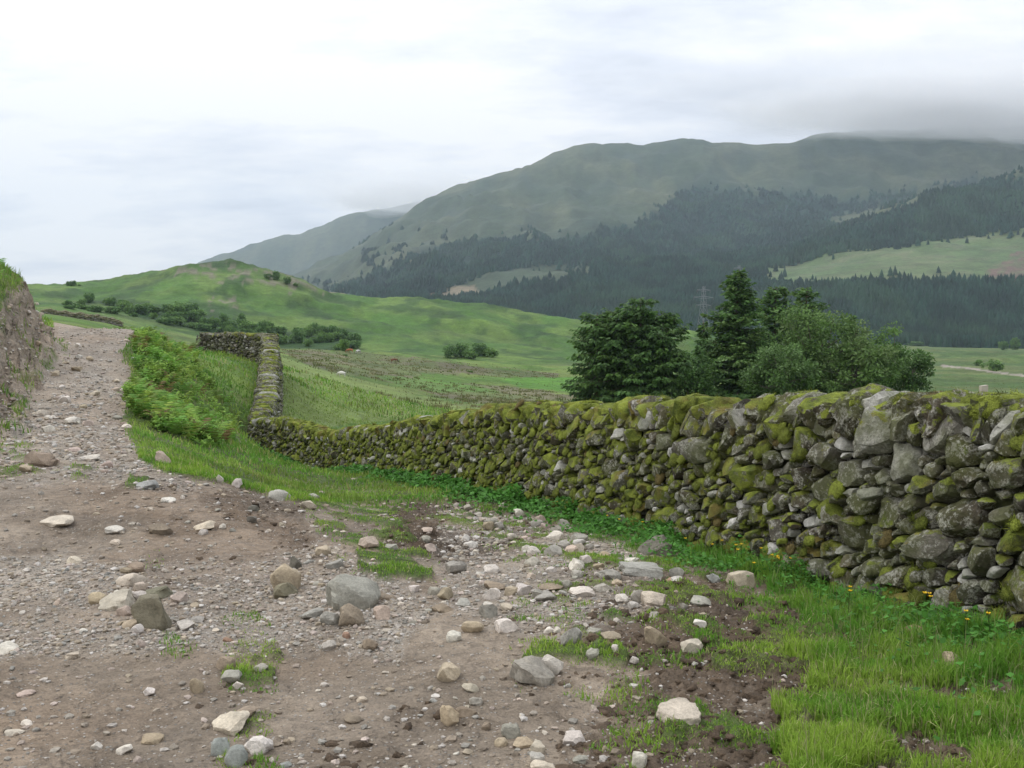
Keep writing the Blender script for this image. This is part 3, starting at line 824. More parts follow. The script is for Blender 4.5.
ROCKS = [
 (351,597,54,32,'g','large grey wedge boulder with sloping top, biggest rock on the track',None,{'tilt':-.3,'ex':.7}),
 (154,618,42,32,'o','large olive rock with flat facets at the foot of the rubble heap',None,{'tilt':.1,'ex':.7}),
 (287,583,31,26,'t','tan squared block standing behind a round mossy rock',None,{'ex':.6}),
 (286,594,24,14,'o','round dark mossy rock at the foot of the tan block',None,{'ymin':6.2}),
 (352,618,27,21,'b','rounded brown rock just in front of the grey wedge boulder',None,{}),
 (330,620,22,13,'g','low grey block left of the rounded brown rock',None,{}),
 (312,614,22,9,'g','flat grey stone behind the low grey block',None,{'flat':1}),
 (381,614,20,13,'p','pinkish grey stone right of the rounded brown rock',None,{}),
 (384,597,24,11,'b','flat brown stone against the right end of the grey wedge boulder',None,{'flat':1,'ymin':6}),
 (295,565,14,13,'d','dark grey cobble behind the tan squared block',None,{}),
 (334,565,19,9,'g','grey oval stone up the slope from the grey wedge boulder',None,{}),
 (329,646,16,9,'g','small grey stone alone below the low grey block',None,{}),
 (370,645,16,10,'b','small brown-grey stone below the rounded brown rock',None,{}),
 (346,636,9,7,'r','small reddish pebble between two grey stones',None,{}),
 (449,675,22,16,'t','orange-tan wedge with a dark undercut face',None,{'tilt':-.5,'ex':.6}),
 (449,718,20,20,'t','tan angular block by a brown slab on the bare mud',None,{'ex':.6}),
 (466,712,22,10,'b','brown slab leaning against the tan angular block',None,{'flat':1,'tilt':-.3}),
 (470,688,18,9,'c','narrow cream stone below the orange-tan wedge',None,{'tilt':-.4}),
 (476,701,14,8,'g','small grey stone above the brown leaning slab',None,{}),
 (486,727,10,8,'b','little brown stone right of the brown leaning slab',None,{}),
 (511,732,19,15,'g','smooth grey egg-shaped stone at the bottom of the track',None,{}),
 (501,743,14,9,'t','small tan stone below the smooth grey egg-shaped stone',None,{}),
 (523,742,22,10,'t','flat tan stone right of the smooth grey egg-shaped stone',None,{'flat':1}),
 (537,749,16,13,'c','tan oval stone touching the cream pair at the bottom edge',None,{}),
 (537,759,15,13,'w','upper stone of the cream pair at the bottom edge',None,{}),
 (543,769,28,14,'c','lower and larger stone of the cream pair at the bottom edge',None,{}),
 (573,739,25,14,'w','pale grey flat-topped stone alone on dark mud',None,{}),
 (639,762,17,17,'w','white angular stone by the bottom edge in dark mud',None,{'ex':.65}),
 (580,761,15,8,'g','small grey stone left of the white angular stone by the bottom edge',None,{}),
 (679,715,44,23,'c','large cream boulder with smooth flat top on dark mud',None,{'flat':1,'ex':.65}),
 (533,670,46,26,'g','large pale slab with stepped top in the middle of the track',None,{'flat':1,'ex':.6}),
 (553,668,22,18,'w','whitish round rock against the right end of the stepped slab',None,{'ymin':4}),
 (691,647,22,16,'c','cream round-topped stone in the churned mud',None,{}),
 (653,636,20,20,'t','upright tan splinter leaning left',None,{'tilt':.9}),
 (572,638,22,17,'g','dark grey pointed rock leaning right',None,{'tilt':-.5}),
 (557,631,9,7,'w','tiny white stone at the tip of the dark grey pointed rock',None,{}),
 (611,635,21,8,'t','low tan stone right of the dark grey pointed rock',None,{'flat':1}),
 (593,655,14,10,'g','mossy grey stone in the grass right of the stepped slab',None,{}),
 (615,649,8,7,'w','small white pebble in the mud left of the leaning splinter',None,{}),
 (634,660,10,6,'w','pale flat chip in the mud below the leaning splinter',None,{}),
 (653,602,26,14,'c','cream stone with orange end in a row of three',None,{'tilt':-.2}),
 (638,598,15,12,'g','grey round stone in a row of three',None,{'ymin':5}),
 (634,606,11,8,'w','small white stone before the row of three',None,{}),
 (621,600,15,9,'w','white flat stone left of the row of three',None,{}),
 (653,616,13,7,'g','grey stone sunk in mud below the row of three',None,{}),
 (702,602,23,9,'g','long grey stone half sunk in green mud',None,{'flat':1}),
 (700,624,13,7,'w','small white stone alone in churned ground near the grass',None,{}),
 (640,571,44,13,'g','long grey slab lying flat near the wall foot',None,{'flat':1,'ex':.55}),
 (609,575,23,10,'g','squarish grey slab left of the long grey slab',None,{'flat':1}),
 (655,550,34,17,'d','dark blue-grey slab tipped up against the wall foot plants',None,{'tilt':.45,'ex':.6}),
 (673,579,15,5,'r','flat orange-tan chip beside the long grey slab',None,{'flat':1}),
 (713,580,14,9,'u','blue-grey oval stone on mud near the wall foot',None,{}),
 (741,582,27,17,'c','pale lichened rock in the grass at the wall foot',None,{}),
 (912,635,21,12,'r','reddish brown rock in the long grass by the wall',None,{'sink':.1}),
 (952,666,17,14,'t','tan stone buried in weeds below the wall',None,{'sink':.1}),
 (582,592,24,9,'w','left flat pale stone of two end to end',None,{'flat':1}),
 (602,588,20,9,'g','right flat pale stone of two end to end',None,{'flat':1}),
 (546,595,22,8,'g','flat grey stone left of two pale stones end to end',None,{'flat':1}),
 (551,587,27,6,'b','thin brown flat stone above a flat grey one',None,{'flat':1}),
 (159,592,27,13,'o','olive slab lying on top of the rubble heap',None,{'flat':1}),
 (179,599,17,12,'p','pinkish cobble at the right side of the rubble heap',None,{}),
 (131,580,28,13,'c','cream slab at the back of the rubble heap',None,{'flat':1}),
 (136,569,20,10,'b','brown stone behind the cream slab of the rubble heap',None,{}),
 (118,601,36,16,'c','broad tan stone at the left side of the rubble heap',None,{'flat':1}),
 (98,600,18,12,'t','tan stone at the left tip of the rubble heap',None,{}),
 (125,612,17,10,'p','pinkish stone in front of the broad tan stone',None,{}),
 (140,598,13,10,'w','white squarish stone in the middle of the rubble heap',None,{'ymin':5}),
 (138,630,13,9,'w','white stone at the front foot of the rubble heap',None,{}),
 (141,644,10,7,'p','small pink stone below the rubble heap',None,{}),
 (185,627,19,10,'w','whitish stone right of the large olive rock',None,{}),
 (161,530,24,10,'b','long dark brown stone lying across the track',None,{}),
 (204,527,23,8,'c','flat cream stone right of the long dark brown stone',None,{'flat':1}),
 (59,521,29,9,'c','flat cream stone at the left side of the track',None,{'flat':1}),
 (115,530,18,7,'w','flat whitish stone left of the long dark brown stone',None,{'flat':1}),
 (75,561,15,7,'c','small cream stone alone on smooth mud at left',None,{}),
 (9,648,25,10,'w','flat white stone at the left edge of the picture',None,{'flat':1}),
 (72,655,16,7,'c','flat cream chip below the left gravel',None,{'flat':1}),
 (58,603,9,7,'p','single pinkish pebble in the left gravel',None,{}),
 (280,497,24,10,'g','long grey stone on the crest where mud meets grass',None,{}),
 (309,506,17,7,'c','cream stone in the grass just past the crest',None,{}),
 (369,543,21,10,'p','pinkish white stone in grass behind the boulders',None,{}),
 (391,548,13,7,'g','grey stone right of the pinkish white stone',None,{}),
 (323,552,16,9,'t','tan stone in grass left of the pinkish white stone',None,{}),
 (231,722,36,20,'c','large flat cream stone in the grassy strip at the bottom',None,{'flat':1}),
 (257,746,33,17,'w','smooth white oval stone below the large flat cream one',None,{}),
 (221,749,18,18,'u','left half of a split bluish stone',None,{}),
 (237,757,24,18,'u','right half of a split bluish stone',None,{}),
 (226,664,19,12,'b','brown-grey stone at the top of the grassy strip',None,{}),
 (232,677,20,12,'g','grey stone below the brown-grey one in the grassy strip',None,{}),
 (261,668,15,8,'g','grey stone right of the grassy strip',None,{}),
 (239,686,11,7,'w','small white stone in the grassy strip',None,{}),
 (228,640,11,5,'r','small reddish stone above the grassy strip',None,{}),
 (246,712,22,10,'b','brown stone sunk behind the large flat cream stone',None,{'flat':1}),
 (287,742,8,6,'b','tiny brown stone right of the smooth white oval stone',None,{}),
 (197,688,14,14,'t','tan stone set upright in the mud',None,{}),
 (149,692,13,8,'w','small white stone alone on the lower mud',None,{}),
 (152,739,24,10,'t','tan stone almost buried in the lower mud',None,{'flat':1}),
 (124,750,18,9,'w','white stone near the bottom edge of the track',None,{}),
 (97,746,12,8,'w','small white stone left of another near the bottom edge',None,{}),
 (138,760,11,7,'p','pinkish flake near the bottom edge',None,{}),
 (26,693,15,6,'p','pinkish flat stone at lower left',None,{'flat':1}),
 (27,723,13,6,'w','white chip at lower left',None,{}),
 (14,732,18,6,'c','flat cream chip at the lower left edge',None,{'flat':1}),
 (286,764,12,6,'u','bluish flake at the bottom edge',None,{'flat':1}),
 (353,718,19,8,'b','brown stone buried level with the mud',None,{'flat':1}),
 (362,700,11,6,'c','small cream chip on bare mud',None,{}),
 (454,638,16,11,'w','bright white angular stone in the middle gravel',None,{}),
 (473,628,24,12,'t','tan stone beside the bright white angular stone',None,{}),
 (488,613,19,14,'g','grey cobble above the tan stone in the middle gravel',None,{}),
 (507,626,24,13,'w','whitish oblong stone left of the dark grey pointed rock',None,{}),
 (444,596,16,13,'t','tan round stone in the middle gravel',None,{}),
 (434,592,13,8,'g','small grey stone touching the tan round stone',None,{}),
 (464,604,14,9,'g','grey stone right of the tan round stone',None,{}),
 (414,590,12,8,'w','white stone at the right tip of the grey wedge boulder',None,{}),
 (441,608,23,8,'b','flat brown stone in the middle gravel',None,{'flat':1}),
 (492,596,19,12,'w','pale stone near the flat slabs in the middle',None,{}),
 (456,569,21,12,'g','grey boulder among grass right of the tussock',None,{}),
 (495,586,23,8,'b','brown flat stone above the pale stone in the middle',None,{'flat':1}),
 (522,591,17,11,'w','white stone left of the thin brown flat stone',None,{}),
 (41,461,30,14,'b','brown turf-topped block on the left verge',None,{'ex':.6}),
 (147,486,22,9,'u','flat blue-grey slab by a grass tuft at the track edge',None,{'flat':1}),
 (163,460,13,13,'p','pinkish upright stone in the grass right of the track',None,{'tilt':.5}),
 (88,458,23,5,'w','long white flat stone on the middle of the climbing track',None,{'flat':1}),
 (220,480,9,8,'w','white stone at the track edge below the wall corner',None,{}),
 (237,484,10,8,'w','whitish stone just right of another at the track edge',None,{}),
 (280,494,9,6,'c','small cream stone beside the long grey crest stone',None,{}),
 (313,498,11,6,'g','small grey stone in turf past the crest',None,{}),
 (254,509,12,6,'d','dark stone at the crest of the mud',None,{}),
 (252,521,11,7,'d','dark stone just below the crest',None,{}),
 (168,501,14,5,'w','thin white stone high on the mud',None,{'flat':1}),
]
for (u, v, w_, h_, c, lab, grp, kw) in ROCKS:
    add_rock(u, v, w_, h_, c, lab, grp, **kw)
G2 = [(555,537,18,9),(564,525,13,8),(553,553,19,11),(532,563,15,9),(576,565,17,10),(577,575,13,8),(586,560,13,8),(492,570,18,8),(564,545,13,8),(579,543,13,6),
      (539,520,13,7),(520,514,14,7),(489,527,12,9),(632,562,17,6),(605,555,12,6),(551,570,12,6),(499,527,11,7),(512,537,10,6),(598,567,12,7),(526,549,9,6),(545,527,10,6),
      (503,507,11,6),(478,516,10,5),(468,508,9,5),(590,548,9,6),(617,583,11,6),(567,584,11,6),(531,577,10,6)]
for (u, v, w_, h_) in G2:
    add_rock(u, v, w_, h_, rr_.choice(list('wwggpt')), 'pale stone in the loose scatter between the mud and the wall', 'stones scattered between the mud and the wall')
# lesser stones in the gravelly stretch and up the climbing track
def field_rocks(n, poly, wr, label, group, cols, flat=.3, umin=None):
    P_ = np.array(poly, float); k = 0; it = 0
    while k < n and it < n*40:
        it += 1
        u = rr_.uniform(P_[:, 0].min(), P_[:, 0].max()); v = rr_.uniform(P_[:, 1].min(), P_[:, 1].max())
        if not inpoly(np.array([u]), np.array([v]), poly)[0]: continue
        w_ = rr_.uniform(*wr)*rr_.uniform(.7, 1.1)
        if v < 440: w_ *= np.interp(v, [330, 440], [.55, 1.0])
        add_rock(u, v, w_, w_*rr_.uniform(.4, .65), rr_.choice(list(cols)), label, group, lv=2, flat=rr_.random() < flat); k += 1
field_rocks(42, [(20,470),(62,345),(138,335),(130,400),(150,450),(130,475)], (6, 15), 'flat whitish stone set in the climbing part of the track', 'stones set in the climbing track', 'wwcptg', .7)
field_rocks(20, [(190,525),(330,525),(440,590),(420,640),(200,640)], (6, 10), 'small stone among the gravel behind the rubble heap', 'small stones in the middle gravel', 'wgtppc')
field_rocks(10, [(-5,560),(90,560),(90,640),(-5,640)], (5, 9), 'small stone in the gravel at the left side of the track', 'small stones in the left gravel', 'wgupc')
field_rocks(12, [(400,640),(640,680),(640,770),(300,770),(300,660)], (5, 9), 'small stone dotted over the bare lower mud', 'small stones on the lower mud', 'wgcpb')
field_rocks(40, [(2,305),(34,300),(50,325),(40,345),(20,372),(2,385)], (4, 11), 'small stone stuck in the earth face of the cut bank', 'stones in the cut bank', 'wwtpc')
field_rocks(12, [(160,480),(270,495),(300,545),(190,560),(100,540)], (5, 10), 'small stone on the upper mud below the crest', 'small stones on the upper mud', 'wgcb')

field_rocks(16, [(95,600),(125,565),(165,580),(205,600),(200,635),(130,640)], (9, 16), 'small stone of the rubble heap round the large olive rock', 'small stones of the rubble heap', 'ctwgpt', .3)
field_rocks(34, [(440,500),(560,505),(680,570),(690,620),(560,640),(400,600),(400,570)], (8, 17), 'pale stone lying in the stony strip along the middle right of the track', 'stones of the stony strip', 'wwggctp', .5)
# gravel: far too many to count
def gravel(n, fn, smin, smax, cols, name):
    D, Fi = ico(1); b = []; cl = []; k = 0
    lnY = rr_.uniform(math.log(3.0), math.log(36), n*6); u = rr_.uniform(-150, 1150, n*6)
    y = np.exp(lnY); x = (u-512)/1000*y
    gvl = gfield(gvv, x, y); sol = gfield(solid, x, y); bf = gfield(bank_face, x, y)
    ok = (rr_.random(n*6) < np.clip(gvl**1.5*1.7+.06+.8*bf, 0, 1)*(1-.93*sol)) & (XW(x, y) < -.1)
    x, y = x[ok][:n], y[ok][:n]; z = gz(x, y); m_ = len(x)
    s_ = (smin*(smax/smin)**(rr_.random(m_)**2.2))*np.clip(y/7, .8, 2.3)
    V_ = D[None]*np.ones((m_, 1, 1)); V_ = V_+.35*rr_.normal(0, 1, (m_, len(D), 3))*.45
    V_ = V_*(s_[:, None]*rr_.uniform(.6, 1.1, (m_, 3)))[:, None]*np.array([1, 1, .62])
    a = rr_.uniform(0, 2*PI, m_); ca, sa = np.cos(a)[:, None], np.sin(a)[:, None]
    V_ = np.stack([V_[..., 0]*ca-V_[..., 1]*sa, V_[..., 0]*sa+V_[..., 1]*ca, V_[..., 2]], -1)
    V_ = V_+np.stack([x, y, z+s_*.18], -1)[:, None]
    Fa = (Fi[None]+np.arange(m_)[:, None, None]*len(D)).reshape(-1, 3)
    pal = np.array([RC[c] for c in cols]); cc = pal[rr_.integers(len(pal), size=m_)]*rr_.uniform(.6, 1.15, (m_, 1))
    mud = rr_.uniform(0, .65, (m_, 1)); cc = cc*(1-mud)+mud_l*mud
    o = link(name, make_mesh(name, V_.reshape(-1, 3), [Fa], np.repeat(cc, len(D), 0), False, [M_rock])); tag(o, kind='stuff')
def XW(x, y): return x-np.interp(y, WP[:14, 1], WP[:14, 0])
gravel(32000, None, .005, .030, 'wgtpcwbg', 'gravel')
# churned lumps of dark mud
def clods(n):
    D, Fi = ico(2); lnY = rr_.uniform(math.log(3.2), math.log(20), n*8); u = rr_.uniform(150, 1000, n*8); y = np.exp(lnY); x = (u-512)/1000*y
    ok = (rr_.random(n*8) < gfield(dark, x, y)*.7) & (XW(x, y) < -.25)
    x, y = x[ok][:n], y[ok][:n]; z = gz(x, y); m_ = len(x); s_ = .008+.030*rr_.random(m_)**3
    V_ = D[None]*(1+.55*noise3(D[None]*1.7+np.arange(m_)[:, None, None]*3.3, 4)+.3*noise3(D[None]*4.3+np.arange(m_)[:, None, None]*1.7, 9))[..., None]*(s_[:, None]*rr_.uniform(.7, 1.5, (m_, 3)))[:, None]*np.array([1, 1, .55])
    V_ = V_+np.stack([x, y, z-.3*s_], -1)[:, None]
    Fa = (Fi[None]+np.arange(m_)[:, None, None]*len(D)).reshape(-1, 3)
    cc = mud_d*rr_.uniform(.75, 1.35, (m_, 1))
    o = link('mud', make_mesh('mud', V_.reshape(-1, 3), [Fa], np.repeat(cc, len(D), 0), True, [M_soil], {'gravel': np.zeros(m_*len(D))})); tag(o, kind='stuff')
clods(2600)
# ------------------------------------------------------------ grass, weeds, bracken
ge = np.random.default_rng(21)
def blades(name, x, y, hgt, wid, colr, lean=.45, seg2=True, kind='stuff', dirx=None):
    m_ = len(x); z = gz(x, y)-.01
    a = ge.uniform(0, 2*PI, m_); la = ge.uniform(0, 2*PI, m_); le = np.abs(ge.normal(0, lean, m_))*hgt
    wv = np.stack([np.cos(a), np.sin(a), np.zeros(m_)], -1)*(wid*.5)[:, None]
    ld = np.stack([np.cos(la), np.sin(la), np.zeros(m_)], -1)
    r0 = np.stack([x, y, z], -1)
    mid = r0+ld*(le*.32)[:, None]+np.array([0, 0, 1])*(hgt*.58)[:, None]
    tip = r0+ld*le[:, None]+np.array([0, 0, 1])*(hgt*np.clip(1-.35*(le/hgt)**2, .35, 1))[:, None]
    V_ = np.stack([r0-wv, r0+wv, mid+wv*.75, mid-wv*.75, tip], 1).reshape(-1, 3)
    i5 = np.arange(m_)[:, None]*5
    Q = i5+np.array([0, 1, 2, 3]); T = i5+np.array([3, 2, 4])
    cc = np.repeat(colr, 5, 0).reshape(m_, 5, 3).copy()
    cc[:, 4] *= 1.12
    o = link(name, make_mesh(name, V_, [T, Q], cc.reshape(-1, 3), True, [M_leaf])); tag(o, kind=kind); return o
def gcol(x, y, pal, seed, L=.5):
    q = sstep(-.5, .5, fbm(x/L, y/L, 3, seed))[:, None]; r = ge.random((len(x), 1))
    c = np.array(pal[0])*(1-q)+np.array(pal[1])*q
    c = np.where(r < .10, np.array(pal[2]), c)
    return c*ge.uniform(.72, 1.28, (len(x), 1))
PAL = [(.140,.300,.034), (.265,.395,.056), (.42,.41,.19)]
def scatter(n, y0, y1, u0, u1, dens):
    k = n*5; y = np.exp(ge.uniform(math.log(y0), math.log(y1), k)); u = ge.uniform(u0, u1, k); x = (u-512)/1000*y
    ok = ge.random(k) < dens(x, y); return x[ok][:n], y[ok][:n]
tuft = lambda x, y: sstep(-.25, .35, fbm(x*3.1, y*3.1, 3, 200))
def dens_near(x, y):
    g = gfield(gr, x, y); nf = gfield(near_noise, x, y)
    d = np.where(g > .9, .35+.65*tuft(x, y), g*sstep(-.1, .55, nf+g*.30)*.7)
    xw = XW(x, y); bf = gfield(bank_face, x, y)
    d = np.where((xw > -.02) & (xw < .75), 0, d)
    return np.clip(d, 0, 1)*np.where(bf > .4, .15, 1)
x, y = scatter(210000, 3.0, 13, -150, 1160, dens_near)
lush = sstep(-1.3, -.1, XW(x, y))
hg = (.025+.045*ge.random(len(x))*(.5+tuft(x, y)))*(1+.9*lush*ge.random(len(x)))*np.where(gfield(gr, x, y) > .9, 1.15, .55)
c = gcol(x, y, PAL, 210); cb_ = np.array([.085, .255, .035]); c = c*(1-lush[:, None]*.55)+cb_*ge.uniform(.7, 1.3, (len(x), 1))*lush[:, None]*.55
blades('grass', x, y, hg, .0035+.0022*ge.random(len(x))+.0004*y, c)
x, y = scatter(150000, 12.5, 62, -250, 1200, dens_near)
ok = (XW(x, y) < .0) | (y > 33) | (XW(x, y) > .8); x, y = x[ok], y[ok]
hg = (.06+.13*ge.random(len(x))*tuft(x*.4, y*.4))*np.clip(y/22, .7, 1.6)
vv_ = (.80+.4*sstep(-.5, .5, fbm(x/2.2, y/3.5, 3, 222)))[:, None]
c = vv_*gcol(x, y, [(.120,.265,.036), (.235,.345,.062), (.36,.35,.15)], 220, 2.0)
pb = ((XW(x, y) > .5) & (y < 50))[:, None]; c = np.where(pb, c*.4+np.array([.27, .33, .10])*.6*ge.uniform(.8, 1.2, (len(x), 1)), c); hg = np.where(pb[:, 0], hg*.7, hg)
blades('grass', x, y, hg, .005+.0009*y*ge.uniform(.7, 1.3, len(x)), c)
# tall seeding stems in the right corner and by the wall
x, y = scatter(420, 3.4, 9, 560, 1120, lambda x, y: (gfield(gr, x, y) > .95)*.8*(XW(x, y) < -.05))
blades('grass', x, y, ge.uniform(.13, .30, len(x)), np.full(len(x), .003), np.tile([.24, .25, .11], (len(x), 1))*ge.uniform(.7, 1.2, (len(x), 1)), .5)

# rushes and coarse tussocks in the pasture
def tuss(x, y):
    r = gfield(rm, x, y); return np.clip(r*1.2, .05, 1)*sstep(.05, .4, fbm(x/1.7, y/3.5, 3, 230))*((XW(x, y) > 1) | (y > 56))
x, y = scatter(70000, 45, 330, 190, 1060, tuss)
c = gcol(x, y, [(.12,.155,.045), (.20,.190,.09), (.09,.110,.038)], 240, 6)
blades('grass', x, y, ge.uniform(.12, .34, len(x)), .0009*y*ge.uniform(.7, 1.2, len(x)), c, .3)

# broad-leaved weeds along the wall foot
def leaves(b, ctr, nrm, size, colr, asp=.75):
    m_ = len(ctr); t1 = np.cross(nrm, ge.normal(0, 1, (m_, 3))); t1 /= np.linalg.norm(t1, axis=1)[:, None]+1e-9
    t2 = np.cross(nrm, t1); t2 /= np.linalg.norm(t2, axis=1)[:, None]+1e-9
    t1 = t1*size[:, None]*.5; t2 = t2*size[:, None]*.5*asp; nn_3 = nrm/np.linalg.norm(nrm, axis=1)[:, None]
    q = np.stack([ctr-t1, ctr-t2-nn_3*size[:, None]*.12, ctr+t1*1.15, ctr+t2-nn_3*size[:, None]*.12], 1).reshape(-1, 3)
    b.add(q, np.arange(m_*4).reshape(-1, 4), np.repeat(colr, 4, 0))
wb = Batch()
n_ = 26000; s = ge.uniform(1.5, 30, n_); t_ = np.abs(ge.normal(0, 1, n_))
dist = t_*np.interp(s, [0, 8, 14, 22], [.38, .26, .22, .20])*(.5+sstep(-.6, .5, noise2(s*1.1, s*0, 9)))
f = lambda a: np.interp(s, ss, a)
x = f(px_)-f(nx)*(dist-.02); y = f(py_)-f(ny)*(dist-.02); keep = ge.random(n_) < sstep(-.55, .1, fbm(x*1.6, y*1.6, 2, 250)); x, y, s = x[keep], y[keep], s[keep]
hz_ = (.04+.17*ge.random(len(x))**1.3)*sstep(-.8, .6, noise2(x*1.9, y*1.9, 14))+.02
P3 = np.stack([x, y, gz(x, y)+hz_], -1)
nr3 = np.array([0, 0, 1])+ge.normal(0, .45, (len(x), 3))
leaves(wb, P3, nr3, ge.uniform(.022, .050, len(x))*np.clip(y/8, .9, 1.8), np.array([.080, .225, .035])*ge.uniform(.55, 1.4, (len(x), 1))*np.array([1, 1, 1]))
o = link('undergrowth', wb.mesh('undergrowth', [M_leaf], True)); tag(o, kind='stuff')

# bracken on the bank between track and wall, and on top of the cut bank
br = Batch()
def frond(root, az, L, arch, col_):
    k = 9; t = np.linspace(0, 1, k+1)[1:]
    d = np.array([math.cos(az), math.sin(az), 0]); sd = np.array([-d[1], d[0], 0])
    pts = root+d*(t*L*.62)[:, None]+np.array([0, 0, 1])*(L*(arch*t-arch*.72*t**2.2))[:, None]
    wl_ = L*.30*np.sin(np.clip(t*1.0+.12, 0, 1)*PI)**.7*(1.15-t)+.01
    V_ = []
    for i in range(k):
        p = pts[i]; tan_ = (pts[min(i+1, k-1)]-pts[max(i-1, 0)]); tan_ = tan_/(np.linalg.norm(tan_)+1e-9)
        for sg in (-1, 1):
            tip = p+sd*sg*wl_[i]+tan_*wl_[i]*.35-np.array([0, 0, wl_[i]*.22])
            V_ += [p-tan_*L*.035, p+tan_*L*.045, tip]
    br.add(np.array(V_), np.arange(len(V_)).reshape(-1, 3), col_)
def bracken(n, dens, y0, y1, u0, u1, L0=.28, L1=.62):
    x, y = scatter(n, y0, y1, u0, u1, dens)
    for xx, yy in zip(x, y):
        z = float(gz(xx, yy)); c = np.array([.140, .255, .042])*ge.uniform(.55, 1.6)*np.array([ge.uniform(.8, 1.35), 1, 1])
        if ge.random() < .06: c = np.array([.17, .12, .05])
        a0 = ge.uniform(0, 6.28); nf = ge.integers(4, 7)
        for i in range(nf):
            frond(np.array([xx, yy, z]), a0+i*6.28/nf+ge.normal(0, .2), ge.uniform(L0, L1), ge.uniform(1.3, 2.1), c*ge.uniform(.85, 1.2))
BR1 = [(132,345),(160,326),(235,335),(242,372),(232,400),(236,440),(205,452),(160,432),(124,408),(138,375)]
def d1(x, y):
    u, v = world2pix(x, y, gz(x, y)); u = u+9*noise2(x*.8, y*.8, 33)
    return inpoly(u, v, BR1)*(.12+.88*sstep(-.2, .25, fbm(x*.5, y*.5, 2, 35)+.5*sstep(215, 165, u)-.15))*(XW(x, y) < -.7)
bracken(260, d1, 17, 40, 110, 240)
bracken(150, lambda x, y: gfield(bank_top, x, y)*.8, 14, 32, -220, 60, .3, .5)
bracken(60, lambda x, y: (gfield(beyond, x, y) > .5)*.5, 35, 48, 80, 200, .4, .7)
x, y = scatter(30000, 17, 40, 110, 262, lambda x, y: np.clip(d1(x, y)*1.3, 0, 1)*sstep(-.05, .30, fbm(x*1.1, y*1.1, 3, 351)))
cl3 = sstep(-.5, .6, fbm(x*1.3, y*1.3, 3, 352))
P3 = np.stack([x, y, gz(x, y)+.03+(.04+.30*cl3**1.5)*ge.random(len(x))**.8], -1)
leaves(br, P3, np.array([0, -.25, 1])+ge.normal(0, .5, (len(x), 3)), ge.uniform(.05, .11, len(x)), (np.array([.12, .25, .035])*(1-cl3[:, None])+np.array([.21, .34, .055])*cl3[:, None])*ge.uniform(.5, 1.5, (len(x), 1)))
o = link('bracken', br.mesh('bracken', [M_leaf], False)); tag(o, kind='stuff')

# turf overhanging the lip of the cut bank
x, y = scatter(16000, 13, 31, -260, 70, lambda x, y: (gfield(bank_top, x, y) > .3)*1.0)
c = gcol(x, y, [(.115,.225,.035), (.215,.285,.065), (.32,.30,.13)], 260, 1.)
blades('grass', x, y, ge.uniform(.10, .26, len(x)), np.full(len(x), .016), c, .5)

def dface(x, y): return (gfield(bank_face, x, y) > .3)*sstep(.0, .35, fbm(x*1.5, y*1.2, 3, 371))*1.0
x, y = scatter(9000, 9, 30, -260, 75, dface)
blades('grass', x, y, ge.uniform(.08, .22, len(x)), np.full(len(x), .017), gcol(x, y, [(.12,.25,.035), (.22,.31,.065), (.34,.32,.14)], 262, 1.), .7)
# yellow buttercups by the wall foot
M_pet = mat_leaf('petal', .2, .4)
def flower_proto():
    st = Batch(); a = np.linspace(0, 2*PI, 5)[:-1]
    V_ = []
    for i, t in enumerate((0, .5, 1)):
        V_ += [(math.cos(q)*.0022+.012*t*t, math.sin(q)*.0022, .17*t-.17) for q in a]
    F_ = [(i*4+j, i*4+(j+1) % 4, i*4+4+(j+1) % 4, i*4+4+j) for i in range(2) for j in range(4)]
    st.add(np.array(V_), np.array(F_), (.07, .15, .03))
    pe = Batch()
    for i in range(5):
        q = i*2*PI/5; d = np.array([math.cos(q), math.sin(q), 0]); s_ = np.array([-d[1], d[0], 0])
        c0 = np.array([.012, 0, 0]); R_ = .013
        V2 = np.array([c0, c0+d*R_*.55-s_*R_*.42+[0, 0, .004], c0+d*R_+[0, 0, .009]-s_*R_*.3, c0+d*R_+[0, 0, .009]+s_*R_*.3, c0+d*R_*.55+s_*R_*.42+[0, 0, .004]])
        pe.add(V2, np.array([(0, 1, 2), (0, 2, 3), (0, 3, 4)]), (.80, .52, .01))
    D, Fi = ico(1); pe.add(D*.0045+[.012, 0, .004], Fi, (.62, .42, .02))
    return st.mesh('stem', [M_leaf]), pe.mesh('flower_head', [M_pet], False)
m_st, m_pe = flower_proto()
FL = [(922,612),(928,617),(952,566),(969,611),(974,613),(964,634),(966,643),(990,637),(848,610),(729,551),(741,557),(758,553),(736,563),(752,578),(812,566),(820,567),(821,574),(811,575),(848,605),(779,556),(640,527),(652,521),(668,532),(600,505),(717,545),(760,562)]
for i, (u, v) in enumerate(FL):
    x, y, z = hit(u, v+8)
    if XW(x, y) > -.05: x = float(np.interp(y, WP[:14, 1], WP[:14, 0]))-ge.uniform(.08, .3); z = float(gz(x, y))
    k = 1.0
    e_ = empty('buttercup', (x, y, z+.0), ge.uniform(0, 6.28)); e_.scale = (k, k, k)
    tag(e_, 'yellow buttercup flowering in the weeds at the foot of the mossy wall', 'flower', 'buttercups along the wall foot')
    link('stem', m_st, e_, (0, 0, .16)); link('flower_head', m_pe, e_, (0, 0, .16))
